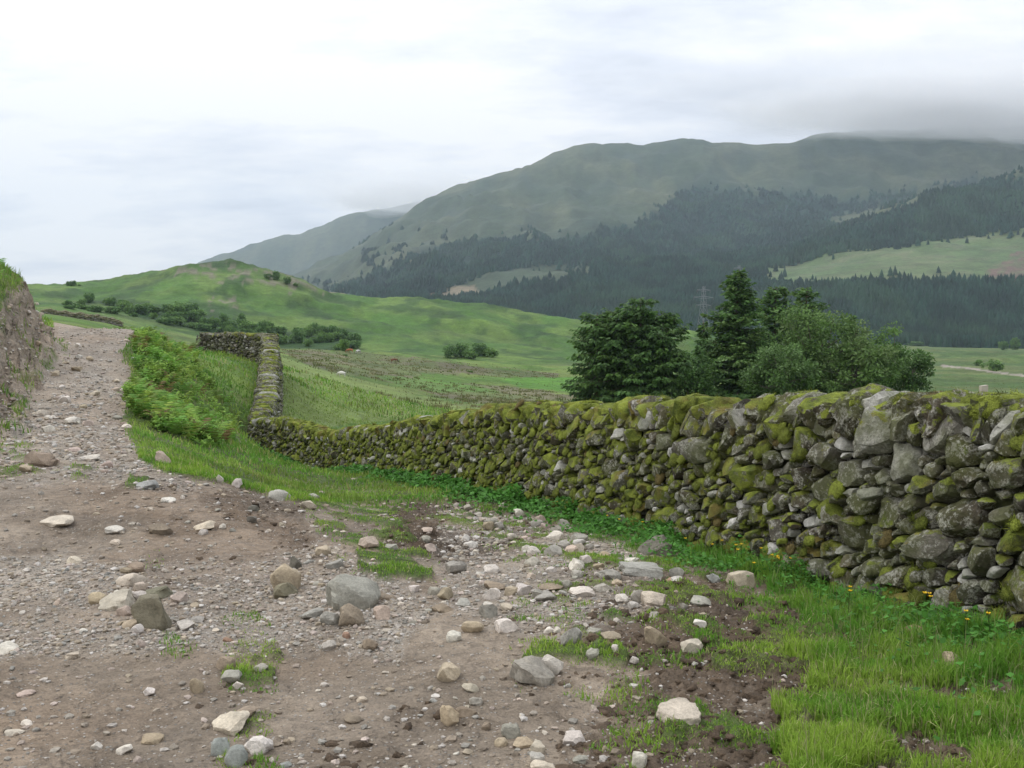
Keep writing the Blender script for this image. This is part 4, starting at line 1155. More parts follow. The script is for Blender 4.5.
# ------------------------------------------------------------ trees
tr = np.random.default_rng(31)
def mat_bark():
    k = N('bark'); c = k.attr('Col')
    c = k.mix(1.0, c, k.ramp(k.noise(6, 5, .7), [(.3, .6), (.7, 1.3)]), 'MULTIPLY'); k.base(c)
    k.normal(k.bump(k.noise(14, 5, .7), .8, .04)); return k.m
M_bark = mat_bark()
def tube(b, pts, rad, col_, n=7):
    pts = np.array(pts, float); rad = np.array(rad); V_ = []
    for i, p in enumerate(pts):
        t = pts[min(i+1, len(pts)-1)]-pts[max(i-1, 0)]; t = t/(np.linalg.norm(t)+1e-9)
        a = np.cross(t, [0.3, .9, .1] if abs(t[2]) > .8 else [0, 0, 1]); a /= np.linalg.norm(a); c_ = np.cross(t, a)
        q = np.linspace(0, 2*PI, n, endpoint=False)
        V_.append(p+rad[i]*(np.cos(q)[:, None]*a+np.sin(q)[:, None]*c_))
    V_ = np.concatenate(V_); F_ = [(i*n+j, i*n+(j+1) % n, (i+1)*n+(j+1) % n, (i+1)*n+j) for i in range(len(pts)-1) for j in range(n)]
    b.add(V_, np.array(F_), col_)
def sprays(b, P_, D_, size, colr, droop=.3, asp=.5):
    """flat leafy sprays: four-sided, pointed, hanging along D_"""
    m_ = len(P_); D_ = D_/(np.linalg.norm(D_, axis=1)[:, None]+1e-9); D_ = D_+np.array([0, 0, -droop])
    sd = np.cross(D_, np.array([0, 0, 1])+tr.normal(0, .5, (m_, 3))); sd /= np.linalg.norm(sd, axis=1)[:, None]+1e-9
    s_ = size[:, None]
    V_ = np.stack([P_, P_+D_*s_*.45+sd*s_*asp*.5, P_+D_*s_, P_+D_*s_*.5-sd*s_*asp*.5], 1).reshape(-1, 3)
    b.add(V_, np.arange(m_*4).reshape(-1, 4), np.repeat(colr, 4, 0))
def conifer(h, r, prof, lab, base, pal, seed, nwh, cat='tree', droop=.35, size=.42, gap=.12, dens=1., leaders=((0, 0, 1.),), up=.25, grp=None, name='conifer_tree'):
    global tr; tr = np.random.default_rng(seed)
    e_ = empty(name, base, 0); tag(e_, lab, cat, grp)
    tb = Batch(); cb2 = Batch()
    for (lx, ly, lf) in leaders:
        H_ = h*lf; bend = tr.normal(0, .012*H_, 2)
        tz = np.linspace(0, 1, 9)
        axis = np.stack([lx*r*np.minimum(tz*3, 1)+bend[0]*np.sin(tz*PI), ly*r*np.minimum(tz*3, 1)+bend[1]*np.sin(tz*PI), tz*H_-.4], 1)
        tube(tb, axis, (.022*H_)*(1-tz)**.8+.03, (.13, .10, .075))
        nb = int(nwh*lf)
        for k in range(nb):
            z = gap+(1-gap)*(k+tr.uniform(-.3, .3))/nb; z = min(max(z, gap*.8), .995)
            R_ = r*prof(z)*(1 if len(leaders) == 1 else .62)
            p0 = np.array([np.interp(z, tz, axis[:, i]) for i in range(3)])
            for j in range(tr.integers(5, 8)):
                az = tr.uniform(0, 2*PI); L = R_*tr.uniform(.55, 1.12)+.15
                if tr.random() < .07: L *= 1.25
                el = up*(z-.35)*2+tr.normal(0, .10)
                d = np.array([math.cos(az), math.sin(az), el]); t = np.linspace(0, 1, 5)
                bp = p0+d*(L*t)[:, None]+np.array([0, 0, 1])*(-droop*L*.35*np.sin(t*PI*.6)+.10*L*t*t)[:, None]
                tube(tb, bp, np.interp(t, [0, 1], [.012*L+.02, .008]), (.12, .095, .07), 4)
                n2 = int(max(8, L*20*dens)); tt = tr.random(n2)**.75
                P_ = np.stack([np.interp(tt, t, bp[:, i]) for i in range(3)], 1)
                side = np.array([-d[1], d[0], 0])*tr.choice([-1, 1], n2)[:, None]
                wid = L*.34*(1-tt*.75)
                P_ = P_+side*(wid*tr.random(n2))[:, None]+tr.normal(0, .06, (n2, 3))
                Dd = d*.8+side*.7+tr.normal(0, .3, (n2, 3))
                c_ = np.array(pal[tr.integers(len(pal))])*tr.uniform(.8, 1.2)
                sprays(cb2, P_, Dd, size*tr.uniform(.6, 1.3, n2), c_*tr.uniform(.75, 1.3, (n2, 1)), droop)
    link('trunk', tb.mesh('trunk', [M_bark]), e_); link('crown', cb2.mesh('crown', [M_leaf], False), e_)
    return e_
def broadleaf(h, r, lab, base, pal, seed, ncl=60, leaf=.28, nl=120, zc=.56, ry=.9, cat='tree', name='broadleaf_tree', grp=None, trunk_h=.25, lim=9, full=.8):
    global tr; tr = np.random.default_rng(seed)
    e_ = empty(name, base, 0); tag(e_, lab, cat, grp); tb = Batch(); cb2 = Batch()
    tube(tb, [(0, 0, -.4), (.02*h, 0, h*trunk_h*.6), (.0, .02*h, h*trunk_h), (.02*h, 0, h*.62)], [.030*h, .022*h, .019*h, .008*h], (.16, .14, .115))
    cen = []
    for i in range(ncl):
        d = tr.normal(0, 1, 3); d /= np.linalg.norm(d); q = tr.random()**(1/3.)*.98
        q = max(q, .35) if tr.random() < full else q
        p = d*q*np.array([r, r*ry, h*.46])+np.array([0, 0, h*zc])
        wv_ = 1+.16*noise3(d[None]*1.5+seed, 3)[0]; p = (p-[0, 0, h*zc])*wv_+[0, 0, h*zc]
        if p[2] < h*.08: continue
        cen.append(p)
    cen = np.array(cen)
    for i in range(min(lim*3, len(cen))):
        p = cen[i]; s0 = np.array([0, 0, h*tr.uniform(trunk_h*.8, .5)]); m_ = (s0+p)/2+tr.normal(0, .04*h, 3)+[0, 0, -.03*h]
        tube(tb, [s0, m_, p], [.009*h, .006*h, .0025*h], (.16, .14, .115), 5)
    for p in cen:
        R_ = r*tr.uniform(.20, .36); n2 = int(nl*tr.uniform(.7, 1.3))
        d = tr.normal(0, 1, (n2, 3)); d /= np.linalg.norm(d, axis=1)[:, None]; P_ = p+d*R_*(tr.random((n2, 1))**.5)*[1, 1, .62]
        c_ = np.array(pal[tr.integers(len(pal))])*tr.uniform(.8, 1.25)
        sprays(cb2, P_, d+tr.normal(0, .5, (n2, 3)), leaf*tr.uniform(.6, 1.3, n2), c_*tr.uniform(.75, 1.3, (n2, 1)), .15, .7)
    link('trunk', tb.mesh('trunk', [M_bark]), e_); link('crown', cb2.mesh('crown', [M_leaf], False), e_)
    return e_
def at(u, y, dz=-.1):
    x = (u-512)/1000*y; return (float(x), float(y), float(gz(x, y))+dz)
def top_h(u, v, y):      # height of a tree whose top shows at pixel v
    return float(pix2world(u, v, y)[2]-gz((u-512)/1000*y, y))
dark_p = [(.082,.165,.042), (.11,.20,.05), (.09,.17,.052)]
spruce_p = [(.082,.165,.044), (.125,.210,.058), (.095,.18,.052)]
spire = lambda z: (1-z)**.85*(1+.12*math.sin(z*23))+.02
dome = lambda z: max(0.12, math.sqrt(max(0, 1-((z-.30)/.72)**2)))
Y0 = 118
conifer(top_h(735, 265, Y0), 6.8, lambda z: spire(z)*1.0, 'tall pointed spruce standing highest in the clump beyond the wall', at(738, Y0), spruce_p, 41, 56, size=.55, droop=.3, gap=.04, name='spruce_tree')
conifer(top_h(645, 293, Y0-4), 6.1, dome, 'broad dark conifer with layered branches at the left of the clump', at(640, Y0-4), dark_p, 42, 34, size=.55, droop=.5, gap=.02, leaders=((0, 0, 1.), (-.42, .1, .88), (.40, -.1, .86)), name='conifer_tree')
conifer(top_h(598, 308, Y0-2), 3.5, dome, 'drooping dark conifer at the far left edge of the clump', at(597, Y0-2), dark_p, 43, 28, size=.50, droop=.6, gap=.02, name='conifer_tree')
conifer(top_h(703, 317, Y0+6), 2.4, spire, 'slim young spruce between the broad conifer and the tallest spruce', at(703, Y0+6), dark_p, 44, 34, size=.5, gap=.03, name='spruce_tree')
conifer(top_h(775, 282, Y0+6), 4.6, lambda z: spire(z)**.62, 'blunt-topped conifer right behind the tallest spruce', at(775, Y0+6), spruce_p, 45, 38, size=.55, gap=.04, name='conifer_tree')
conifer(top_h(806, 283, Y0+9), 4.2, lambda z: spire(z)**.55, 'blunt-topped conifer behind the pale green broadleaf tree', at(806, Y0+9), spruce_p, 46, 32, size=.55, gap=.04, name='conifer_tree')
conifer(top_h(851, 311, Y0+12), 2.2, spire, 'small dark spruce tip rising behind the pale green broadleaf tree', at(851, Y0+12), dark_p, 47, 32, size=.5, name='spruce_tree')
bl = [(.125,.210,.060), (.105,.185,.050), (.16,.235,.085)]
broadleaf(top_h(822, 300, Y0-8), 5.0, 'tall pale green broadleaf tree right of the tallest spruce', at(820, Y0-8), bl, 51, 95, .34, 130, .54)
broadleaf(top_h(858, 335, Y0-12), 4.0, 'rounded pale green tree sloping down at the right of the clump', at(856, Y0-12), bl, 52, 70, .34, 120, .52)
broadleaf(top_h(786, 340, Y0-14), 3.6, 'low bushy tree in front of the tallest spruce', at(784, Y0-14), [(.090,.165,.046),(.11,.185,.06)], 53, 55, .32, 120, .5)
broadleaf(top_h(885, 325, Y0+4), 3.3, 'dark green leafy tree at the right end of the clump', at(890, Y0+4), [(.095,.185,.046), (.12,.21,.056)], 54, 60, .32, 110, .55)
broadleaf(top_h(907, 345, Y0), 2.5, 'smaller leaning leafy tree at the outermost right of the clump', at(912, Y0), [(.080,.155,.042), (.095,.17,.05)], 55, 45, .32, 100, .52)
broadleaf(top_h(690, 350, Y0-6), 3.4, 'low dark bush filling the gap beside the slim young spruce', at(688, Y0-6), [(.08,.16,.044), (.10,.185,.05)], 56, 45, .32, 110, .5)
broadleaf(top_h(757, 335, Y0-4), 3.2, 'dark bushy tree at the foot of the tallest spruce', at(760, Y0-2), [(.08,.16,.044), (.10,.185,.05)], 57, 45, .32, 110, .5)

# hedgerow and hill trees: small in the picture, each a thing
protos = []
for i in range(5):
    p_ = [(.095,.185,.052), (.11,.21,.06), (.125,.215,.066)] if i < 3 else [(.15,.26,.066), (.13,.23,.064)]
    e_ = broadleaf(4.6, 2.9, 'x', (0, 0, -500), p_, 60+i, 34, .55, 46, .52, name='hill_tree', lim=3)
    protos.append(e_)
def bush(u, v, hpx, wpx, i, label, group, y=None, name='hill_tree'):
    if y is None: x, y, z = hit(u, v, 60)
    else: x, y, z = at(u, y)
    c_ = copy_tree(protos[i % 5]); c_.name = name; c_.location = (x, y, z-.3)
    sc = hpx*y/1000/4.5; sx_ = wpx*y/1000/6.0; c_.scale = (sx_, sx_, sc); c_.rotation_euler = (0, 0, tr.uniform(0, 6.28))
    tag(c_, label, 'tree', group); c_['group'] = group; return c_
tr = np.random.default_rng(77)
GB = 'dark trees along the foot of the green hill'; LB = 'dark rounded tree in the belt along the foot of the green hill'
for i in range(26):
    u = 66+i*4.4+tr.uniform(-4, 4); v = np.interp(u, [60, 110, 150, 190], [304, 310, 314, 322])+tr.uniform(-6, 6)
    bush(u, v, tr.uniform(4, 11), tr.uniform(8, 17), i, LB, GB)
for i in range(52):
    u = 165+i*3.7+tr.uniform(-3, 3); v = np.interp(u, [160, 200, 240, 300, 345, 370], [322, 330, 338, 345, 350, 352])+tr.uniform(-14, 1)
    bush(u, v, tr.uniform(5, 14), tr.uniform(9, 19), i, LB, GB)
for i, (u, v, h_, w_) in enumerate([(450,358,13,16),(462,357,15,18),(478,356,14,20),(490,357,10,16),(470,359,9,14)]):
    bush(u, v, h_, w_, i, 'low dark bush in the small thicket where the pasture meets the hill', 'bushes in the pasture thicket', name='bush')
for i, (u, v, h_, w_) in enumerate([(276,280,9,9),(287,284,8,8),(268,279,6,7),(296,286,4,6)]):
    bush(u, v, h_, w_, i, 'small tree on the rocky shoulder of the green hill', 'trees on the rocky shoulder')
for i, u in enumerate((68, 71, 74.5, 79)):
    bush(u, 286, [5, 5.5, 6, 2.5][i], 4.5, i, 'tiny tree on the skyline of the hill above the track', 'skyline trees above the track')
for i, (u, v, h_, w_, lb) in enumerate([(993,371,12,19,'round dark tree standing alone by the valley road'),(979,366,7,9,'small dark bush left of the lone round tree by the valley road'),
        (1015,350,12,11,'light green round tree at the edge of the far plantation'),(1003,350,9,10,'dull green tree beside the light green one at the far plantation edge'),
        (916,346,5,14,'low scrub at the near edge of the valley meadow'),(1022,343,8,12,'dark tree at the plantation edge by the right side of the picture')]):
    bush(u, v, h_, w_, i+3, lb, None)
for i, (u, v, h_, w_) in enumerate([(366,401,4,5),(380,402,5,7),(388,403,4,6),(409,410,5,8),(470,372,3,6),(345,356,3,6)]):
    bush(u, v, h_, w_, i, 'dark rush clump in the pasture behind the wall', 'rush clumps in the pasture', name='rush_clump')
for e_ in protos:
    for ch in list(e_.children): bpy.data.objects.remove(ch)
    bpy.data.objects.remove(e_)

# the far conifer plantations: cones of needles by the thousand
fb = []; fcl = []
n_ = 120000; y = np.exp(tr.uniform(math.log(1080), math.log(4000), n_)); u = tr.uniform(280, 1200, n_); x = (u-512)/1000*y
fo_ = gfield(forest, x, y); edge = ((np.abs(u-480) < 90))*0
ok = (fo_ > .5) | ((gfield(forest, x+tr.normal(0, 22, n_), y+tr.normal(0, 30, n_)) > .5) & (tr.random(n_) < .22) & (y > 1150)); x, y, u = x[ok], y[ok], u[ok]
pu_, pv_ = world2pix(x, y, gz(x, y))
m_ = len(x); print('plantation trees', m_)
h_ = tr.uniform(8, 17, m_)*np.interp(y, [1100, 2500, 4000], [1, 1.0, 1.0]); r_t = h_*tr.uniform(.20, .34, m_)*np.interp(y, [1100, 3500], [1, 1.7])
z = gz(x, y)-.5; ang = np.arange(6)*PI/3
rings = [(0.06, 1.0), (.42, .55), (.40, .72), (1.0, .0)]
V_ = np.zeros((m_, 6*3+1, 3))
for k, (zz, rr2) in enumerate(rings[:3]):
    a = ang[None]+tr.uniform(0, 1, (m_, 1)); jit = tr.uniform(.75, 1.25, (m_, 6))
    V_[:, k*6:k*6+6, 0] = x[:, None]+np.cos(a)*(r_t*rr2)[:, None]*jit; V_[:, k*6:k*6+6, 1] = y[:, None]+np.sin(a)*(r_t*rr2)[:, None]*jit
    V_[:, k*6:k*6+6, 2] = z[:, None]+(h_*zz)[:, None]
V_[:, 18] = np.stack([x+tr.normal(0, .3, m_), y, z+h_], -1)
j = np.arange(6); jn = (j+1) % 6
q4 = np.stack([j, jn, 6+jn, 6+j], 1); t3 = np.stack([12+j, 12+jn, np.full(6, 18)], 1)
off = np.arange(m_)[:, None, None]*19
pc = np.array([.020, .054, .036])*(1-.0); cc = pc*tr.uniform(.75, 1.3, (m_, 1))
tint = sstep(-.1, .4, fbm(x/160, y/220, 4, 301))[:, None]; cc = cc*(1-tint*.55)+np.array([.040, .085, .042])*tint*.55; cc = cc*(.75+.5*sstep(-.4, .4, fbm(x/60, y/90, 3, 305)))[:, None]
o = link('plantation_forest', make_mesh('plantation_forest', V_.reshape(-1, 3), [(off+t3).reshape(-1, 3), (off+q4).reshape(-1, 4)], np.repeat(cc, 19, 0), False, [M_leaf])); tag(o, kind='stuff')
# ------------------------------------------------------------ animals, pylons, far wall, post
def plain(name, rough=.85):
    k = N(name); c = k.attr('Col'); c = k.mix(1.0, c, k.ramp(k.noise(9, 4, .6), [(.3, .8), (.7, 1.15)]), 'MULTIPLY'); k.base(c); k.bs.inputs['Roughness'].default_value = rough; return k.m
M_coat = plain('coat'); M_steel = plain('galvanised_steel', .6); M_wood = plain('weathered_wood')
def beast(name, sz, body_c, face_c, lab, u, v, heading, graze=True, cat='sheep', woolly=True, ymin=60):
    """one continuous skinned body; sz = shoulder height"""
    x, y, z = hit(u, v, ymin)
    P_ = []; E_ = []; R_ = []
    def vtx(p, r, par=None):
        P_.append(p); R_.append(r); i = len(P_)-1
        if par is not None: E_.append((par, i))
        return i
    fat = 1.35 if woolly else 1.0
    hip = vtx((-.42, 0, .74), .20*fat); mid = vtx((0, 0, .70), .235*fat, hip); sh = vtx((.40, 0, .76), .21*fat, mid)
    neck = vtx((.62, 0, .66 if graze else .95), .11, sh); hd = vtx((.80, 0, .36 if graze else 1.10), .085, neck); vtx((.92, 0, .17 if graze else 1.05), .05, hd)
    vtx((-.66, 0, .62), .03, hip)
    for sy in (-.14, .14):
        k1 = vtx((-.44, sy, .50), .085, hip); k2 = vtx((-.52, sy, .28), .045, k1); k3 = vtx((-.46, sy, .04), .032, k2)
        k1 = vtx((.38, sy, .48), .075, sh); k2 = vtx((.36, sy, .26), .042, k1); k3 = vtx((.38, sy, .03), .032, k2)
    me = bpy.data.meshes.new(name); me.from_pydata([tuple(np.array(p)*sz/.95) for p in P_], E_, []); ob = link(name, me)
    mod = ob.modifiers.new('Skin', 'SKIN'); 
    for i, r in enumerate(R_):
        me.skin_vertices[0].data[i].radius = (r*sz/.95, r*sz/.95)
    me.skin_vertices[0].data[0].use_root = True
    ob.modifiers.new('Sub', 'SUBSURF').levels = 1
    dg = bpy.context.evaluated_depsgraph_get(); ev = bpy.data.meshes.new_from_object(ob.evaluated_get(dg))
    bpy.data.objects.remove(ob); ev.name = name
    co_ = np.zeros(len(ev.vertices)*3); ev.vertices.foreach_get('co', co_); co_ = co_.reshape(-1, 3)
    cc = np.tile(body_c, (len(co_), 1)); cc[(co_[:, 0] > .66*sz/.95)] = face_c; cc[co_[:, 2] < .33*sz] = face_c
    a = ev.color_attributes.new('Col', 'FLOAT_COLOR', 'POINT'); a.data.foreach_set('color', np.hstack([cc, np.ones((len(cc), 1))]).ravel().astype(np.float32))
    ev.materials.clear(); ev.materials.append(M_coat)
    ev.polygons.foreach_set('use_smooth', np.ones(len(ev.polygons), bool))
    o = link(name, ev, None, (x, y, z)); o.rotation_euler = (0, 0, heading); tag(o, lab, cat)
    eb = Batch(); D, Fi = ico(1); s_ = sz/.95
    for sy in (-1, 1): eb.add((D*[.05, .07, .025]+[.72 if graze else .76, sy*.12, .46 if graze else 1.14])*s_, Fi, face_c)
    link('ear', eb.mesh('ear', [M_coat]), o)
    return o
beast('sheep', .80, (.62,.60,.55), (.55,.52,.46), 'white woolly sheep grazing in the pasture behind the wall', 342, 377, math.radians(170))
beast('cow', 1.3, (.36,.14,.07), (.36,.16,.09), 'reddish brown cow grazing where the pasture meets the dark trees', 350, 353, math.radians(185), cat='cow', woolly=False, ymin=90)
beast('cow', 1.3, (.55,.54,.50), (.5,.48,.44), 'whitish cow grazing just right of the reddish brown cow', 358, 354, math.radians(60), cat='cow', woolly=False, ymin=90)
beast('cow', 1.25, (.16,.07,.04), (.08,.05,.03), 'dark brown cow far off in the pasture, alone', 394, 363, math.radians(10), cat='cow', woolly=False, ymin=90)

def pylon(u, vb, vt, y, lab):
    x = (u-512)/1000*y; z = float(gz(x, y)); h = (vb-vt)*y/1000; zb_ = float(pix2world(u, vb, y)[2]); z = min(z, zb_)
    h = float(pix2world(u, vt, y)[2])-z
    e_ = empty('pylon', (x, y, z), .5); tag(e_, lab, 'pylon', None)
    c_ = (.20, .21, .22); t_ = Batch(); W0, W1 = h*.085, h*.018
    wz = lambda q: W0*(1-q)**1.3+W1
    L_s = np.linspace(0, 1, 9)
    for sx_ in (-1, 1):
        for sy in (-1, 1):
            tube(t_, [(sx_*wz(q), sy*wz(q), q*h-(.5 if q == 0 else 0)) for q in L_s], [h*.0030]*9, c_, 4)
    for i in range(8):
        a, b = L_s[i], L_s[i+1]
        for sg in (-1, 1):
            tube(t_, [(-wz(a), sg*wz(a), a*h), (wz(b), sg*wz(b), b*h)], [h*.0018]*2, c_, 4)
            tube(t_, [(wz(a), sg*wz(a), a*h), (-wz(b), sg*wz(b), b*h)], [h*.0018]*2, c_, 4)
            tube(t_, [(sg*wz(a), -wz(a), a*h), (sg*wz(b), wz(b), b*h)], [h*.0018]*2, c_, 4)
    link('tower', t_.mesh('tower', [M_steel], False), e_)
    for q, w_ in ((.66, .17), (.80, .22), (.93, .15)):
        a_ = Batch(); tube(a_, [(-w_*h, 0, q*h), (0, 0, q*h+.015*h), (w_*h, 0, q*h)], [h*.003, h*.005, h*.003], c_, 4); tube(a_, [(-w_*h, 0, q*h), (0, 0, q*h-.03*h), (w_*h, 0, q*h)], [h*.003]*3, c_, 4)
        arm = link('cross_arm', a_.mesh('cross_arm', [M_steel], False), e_)
        for sg in (-1, 1):
            i_ = Batch(); tube(i_, [(sg*w_*h, 0, q*h), (sg*w_*h, 0, q*h-.05*h)], [h*.004]*2, (.12, .10, .09), 5); link('insulator', i_.mesh('insulator', [M_steel]), arm)
pylon(703, 318, 286, 1060, 'grey lattice pylon before the far forest, just left of the tallest spruce')
pylon(566, 317, 304, 1700, 'small grey lattice pylon above the left edge of the tree clump')
pylon(738, 290, 265, 1400, 'faint lattice pylon showing just right of the tallest spruce tip')

# far rough wall on the slope beyond the track crest
fw = Batch(); fr = np.random.default_rng(9)
for i in range(700):
    q = fr.random(); u = 44+q*78; yv = 150
    xx = (u-512)/1000*yv; zz = float(pix2world(u, np.interp(q, [0, .45, 1], [311.0, 311.5, 314]), yv)[2]); D, Fi = ico(1)
    g0 = float(gz(xx, yv)); zz = max(min(zz, g0+1.2), g0)
    lay_ = fr.random()
    fw.add(D*[fr.uniform(.2, .5), .25, fr.uniform(.08, .2)]*1.0+[xx+70, fr.normal(0, .12), g0-.05+lay_*(.95+.1*math.sin(u*.4))], Fi, np.array([.13, .12, .11] if lay_ < .6 else [.17, .14, .09])*fr.uniform(.7, 1.3), .0)
o = link('far_stone_wall', fw.mesh('far_stone_wall', [M_wall], True, 'moss'), None, (-70, 150, 0)); tag(o, 'low dark stone wall crossing the slope beyond the crest of the track', 'wall')

# weathered fence post just behind the wall
x, y, _ = 0, 0, 0
y = 11.0; x = (983-512)/1000*y; z0_ = float(gz(x, y)); zt = float(pix2world(983, 386, y)[2]); h = zt-z0_
b = Batch(); D = []
for k in range(6):
    t = k/5; w_ = .040*(1-.12*t); D += [(sx_*w_+.015*t, sy*w_*.9, t*h+(.012*(sx_ > 0) if k == 5 else 0)-(.3 if k == 0 else 0)) for sx_, sy in ((-1, -1), (1, -1), (1, 1), (-1, 1))]
F_ = [(i*4+j, i*4+(j+1) % 4, i*4+4+(j+1) % 4, i*4+4+j) for i in range(5) for j in range(4)]+[(20, 21, 22, 23)]
b.add(np.array(D), np.array(F_), (.40, .36, .30))
o = link('fence_post', b.mesh('fence_post', [M_wood], False), None, (x, y, z0_)); tag(o, 'weathered pale wooden post poking up behind the mossy wall', 'post')
SKY_DX, SKY_C, SKY_N, SKY_Z, ZEN, SKYB, EXPO = -.75, .56, 5.2, .30, 1.45, .95, 0.08
def vol_box(name, lo, hi, density, col, g=.3):
    V = np.array([(x, y, z) for x in (lo[0], hi[0]) for y in (lo[1], hi[1]) for z in (lo[2], hi[2])], float)
    F = np.array([(0, 1, 3, 2), (4, 6, 7, 5), (0, 4, 5, 1), (2, 3, 7, 6), (0, 2, 6, 4), (1, 5, 7, 3)])
    m = bpy.data.materials.new(name); m.use_nodes = True; nt = m.node_tree; nt.nodes.clear()
    o_ = nt.nodes.new('ShaderNodeOutputMaterial'); p = nt.nodes.new('ShaderNodeVolumePrincipled')
    p.inputs['Density'].default_value = density; p.inputs['Color'].default_value = (*col, 1); p.inputs['Anisotropy'].default_value = g
    nt.links.new(p.outputs[0], o_.inputs['Volume'])
    o = link(name, make_mesh(name, V, [F], None, False, [m])); tag(o, kind='stuff'); return o
def low_cloud(name, cx, cy, cz, rx, ry, rz, dens, seed):  # low cloud lying on the mountain tops, a lumpy closed scattering volume
    D, Fi = ico(5); p = D*(1+.34*noise3(D*1.9+seed, 3)+.18*noise3(D*4.5+seed, 5)+.09*noise3(D*10+seed, 8))[:, None]
    p[:, 2] = np.where(p[:, 2] < 0, p[:, 2]*.8, p[:, 2])
    V = p*np.array([rx, ry, rz])
    m = bpy.data.materials.new(name); m.use_nodes = True; nt = m.node_tree; nt.nodes.clear()
    o_ = nt.nodes.new('ShaderNodeOutputMaterial'); q = nt.nodes.new('ShaderNodeVolumePrincipled')
    q.inputs['Density'].default_value = dens; q.inputs['Color'].default_value = (1, 1, 1, 1); q.inputs['Anisotropy'].default_value = .4
    nt.links.new(q.outputs[0], o_.inputs['Volume'])
    o = link(name, make_mesh(name, V, [Fi], None, True, [m]), None, (cx, cy, cz)); tag(o, kind='stuff')
mr = np.random.default_rng(12)
for u_, v_, y_, ru, rv, tau in ((1020,112,3500,230,30,.8),(900,110,3600,170,24,.7),(1130,108,3450,260,40,.8),(810,117,3650,120,15,.55),(860,122,3550,110,14,.7),(1000,126,3450,170,13,.7),(960,92,3620,320,34,.6),(1090,128,3400,130,16,.6),(930,129,3520,90,9,.5),
        (402,200,5900,66,17,1.1),(380,186,6100,90,13,.6),(430,188,5900,60,16,.7),(350,204,6050,40,8,.5)):
    low_cloud('low_cloud', (u_-512)/1000*y_, y_, EYE-(v_-330)/1000*y_, ru*y_/1000, 330, rv*y_/1000, tau/430, mr.uniform(0, 40))
vol_box('haze', (-16000, -60, G.min()-1), (25000, 9700, G.max()+420), 7.0e-5, (.72, .85, 1.0), 0.2)
# ------------------------------------------------------------ camera, light, render
cam = bpy.data.cameras.new('camera'); cam.sensor_width = 36; cam.lens = 36*FPX/1024
cam.clip_start = .05; cam.clip_end = 30000
co = bpy.data.objects.new('camera', cam); C.objects.link(co)
co.location = (0, 0, EYE); co.rotation_euler = (PI/2-PITCH, 0, 0); scene.camera = co

SUN_EL, SUN_AZ = math.radians(52), math.radians(-60)     # behind cloud, up to the left
sun = bpy.data.lights.new('sun', 'SUN'); sun.energy = 1.0; sun.angle = math.radians(25); sun.color = (1, .97, .92)
so = bpy.data.objects.new('sun', sun); C.objects.link(so)
d = Vector((math.sin(SUN_AZ)*math.cos(SUN_EL), math.cos(SUN_AZ)*math.cos(SUN_EL), math.sin(SUN_EL)))
so.rotation_euler = d.to_track_quat('Z', 'Y').to_euler(); so.location = (0, 0, 50)

wd = bpy.data.worlds.new('World'); scene.world = wd; wd.use_nodes = True
nt = wd.node_tree; nt.nodes.clear(); ns, ls = nt.nodes, nt.links
out = ns.new('ShaderNodeOutputWorld'); bg = ns.new('ShaderNodeBackground'); ls.new(bg.outputs[0], out.inputs[0])
bg.inputs[1].default_value = .1
sky = ns.new('ShaderNodeTexSky'); sky.sky_type = 'NISHITA'; sky.sun_disc = False
sky.sun_elevation = SUN_EL; sky.sun_rotation = SUN_AZ; sky.dust_density = 2
tc = ns.new('ShaderNodeTexCoord'); sx = ns.new('ShaderNodeSeparateXYZ'); ls.new(tc.outputs['Generated'], sx.inputs[0])
def mth(op, a, b=0., clamp=False):
    r = ns.new('ShaderNodeMath'); r.operation = op; r.use_clamp = clamp
    for s_, v_ in ((r.inputs[0], a), (r.inputs[1], b)):
        if isinstance(v_, bpy.types.NodeSocket): ls.new(v_, s_)
        else: s_.default_value = v_
    return r.outputs[0]
zc = mth('MAXIMUM', sx.outputs[2], 0.0)
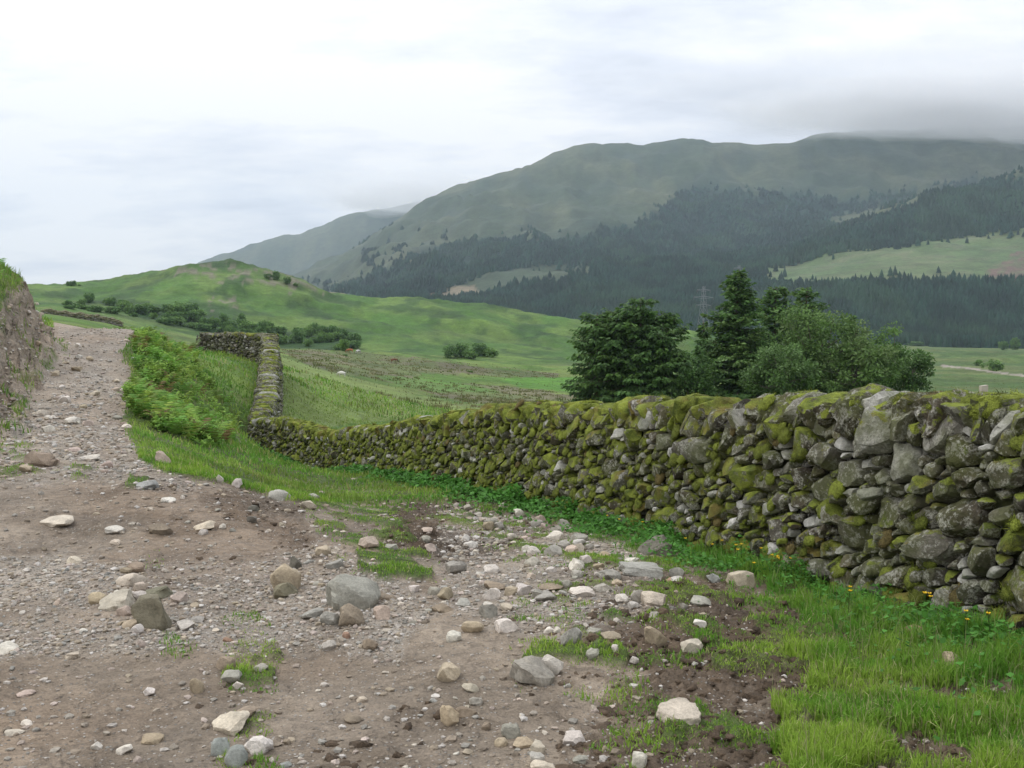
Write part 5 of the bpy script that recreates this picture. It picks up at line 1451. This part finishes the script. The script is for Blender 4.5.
# cloud deck coordinates: flatten towards the horizon
inv = mth('DIVIDE', 1.0, mth('ADD', zc, .22))
cx_ = mth('MULTIPLY', sx.outputs[0], inv); cy_ = mth('MULTIPLY', sx.outputs[1], inv)
cb = ns.new('ShaderNodeCombineXYZ'); ls.new(cx_, cb.inputs[0]); ls.new(cy_, cb.inputs[1]); ls.new(mth('MULTIPLY', zc, 3.0), cb.inputs[2])
def nse(scale, det, rough=.5, off=(0, 0, 0)):
    mp = ns.new('ShaderNodeMapping'); mp.inputs['Location'].default_value = off; mp.inputs['Scale'].default_value = (1, 1.6, 1)
    ls.new(cb.outputs[0], mp.inputs[0])
    t_ = ns.new('ShaderNodeTexNoise'); t_.inputs['Scale'].default_value = scale; t_.inputs['Detail'].default_value = det
    t_.inputs['Roughness'].default_value = rough; ls.new(mp.outputs[0], t_.inputs[0]); return t_.outputs[0]
n1 = nse(.75, 4, .5, (2.2, 1.0, .3)); n2 = nse(2.2, 6, .6, (0, 3, 1))
nn_ = mth('ADD', mth('MULTIPLY', n1, .65), mth('MULTIPLY', n2, .35))
# direction term: brighter towards the sun's side (left), duller to the right
dirx = mth('ADD', mth('MULTIPLY', sx.outputs[0], SKY_DX), SKY_C)
t0 = mth('ADD', dirx, mth('MULTIPLY', mth('SUBTRACT', nn_, .5), SKY_N))
t0 = mth('ADD', t0, mth('MULTIPLY', zc, SKY_Z))
rp = ns.new('ShaderNodeValToRGB'); ls.new(mth('ADD', t0, 0, True), rp.inputs[0])
e = rp.color_ramp.elements; e[0].position = 0; e[0].color = (.57, .60, .67, 1); e[1].position = 1; e[1].color = (1.0, .99, .985, 1)
q = e.new(.5); q.color = (.775, .80, .865, 1)
# overcast luminance grows towards the zenith
lum = mth('MULTIPLY', mth('ADD', 1.0, mth('MULTIPLY', mth('POWER', zc, 1.3), ZEN)), 10.0*SKYB)
vm_ = ns.new('ShaderNodeVectorMath'); vm_.operation = 'SCALE'; ls.new(rp.outputs[0], vm_.inputs[0]); ls.new(lum, vm_.inputs[3])
mx = ns.new('ShaderNodeMix'); mx.data_type = 'RGBA'; mx.inputs[0].default_value = .94
ls.new(sky.outputs[0], mx.inputs[6]); ls.new(vm_.outputs[0], mx.inputs[7]); ls.new(mx.outputs[2], bg.inputs[0])

vs = scene.view_settings; vs.view_transform = 'Standard'; vs.look = 'None'; vs.gamma = 1; vs.use_curve_mapping = False
vs.exposure = EXPO
scene.render.engine = 'CYCLES'
cy = scene.cycles; cy.use_denoising = True
try: cy.denoiser = 'OPENIMAGEDENOISE'
except Exception: pass
cy.max_bounces = 7; cy.diffuse_bounces = 3; cy.glossy_bounces = 2; cy.transmission_bounces = 3; cy.volume_bounces = 3; cy.transparent_max_bounces = 8
cy.caustics_reflective = False; cy.caustics_refractive = False; cy.sample_clamp_indirect = 4
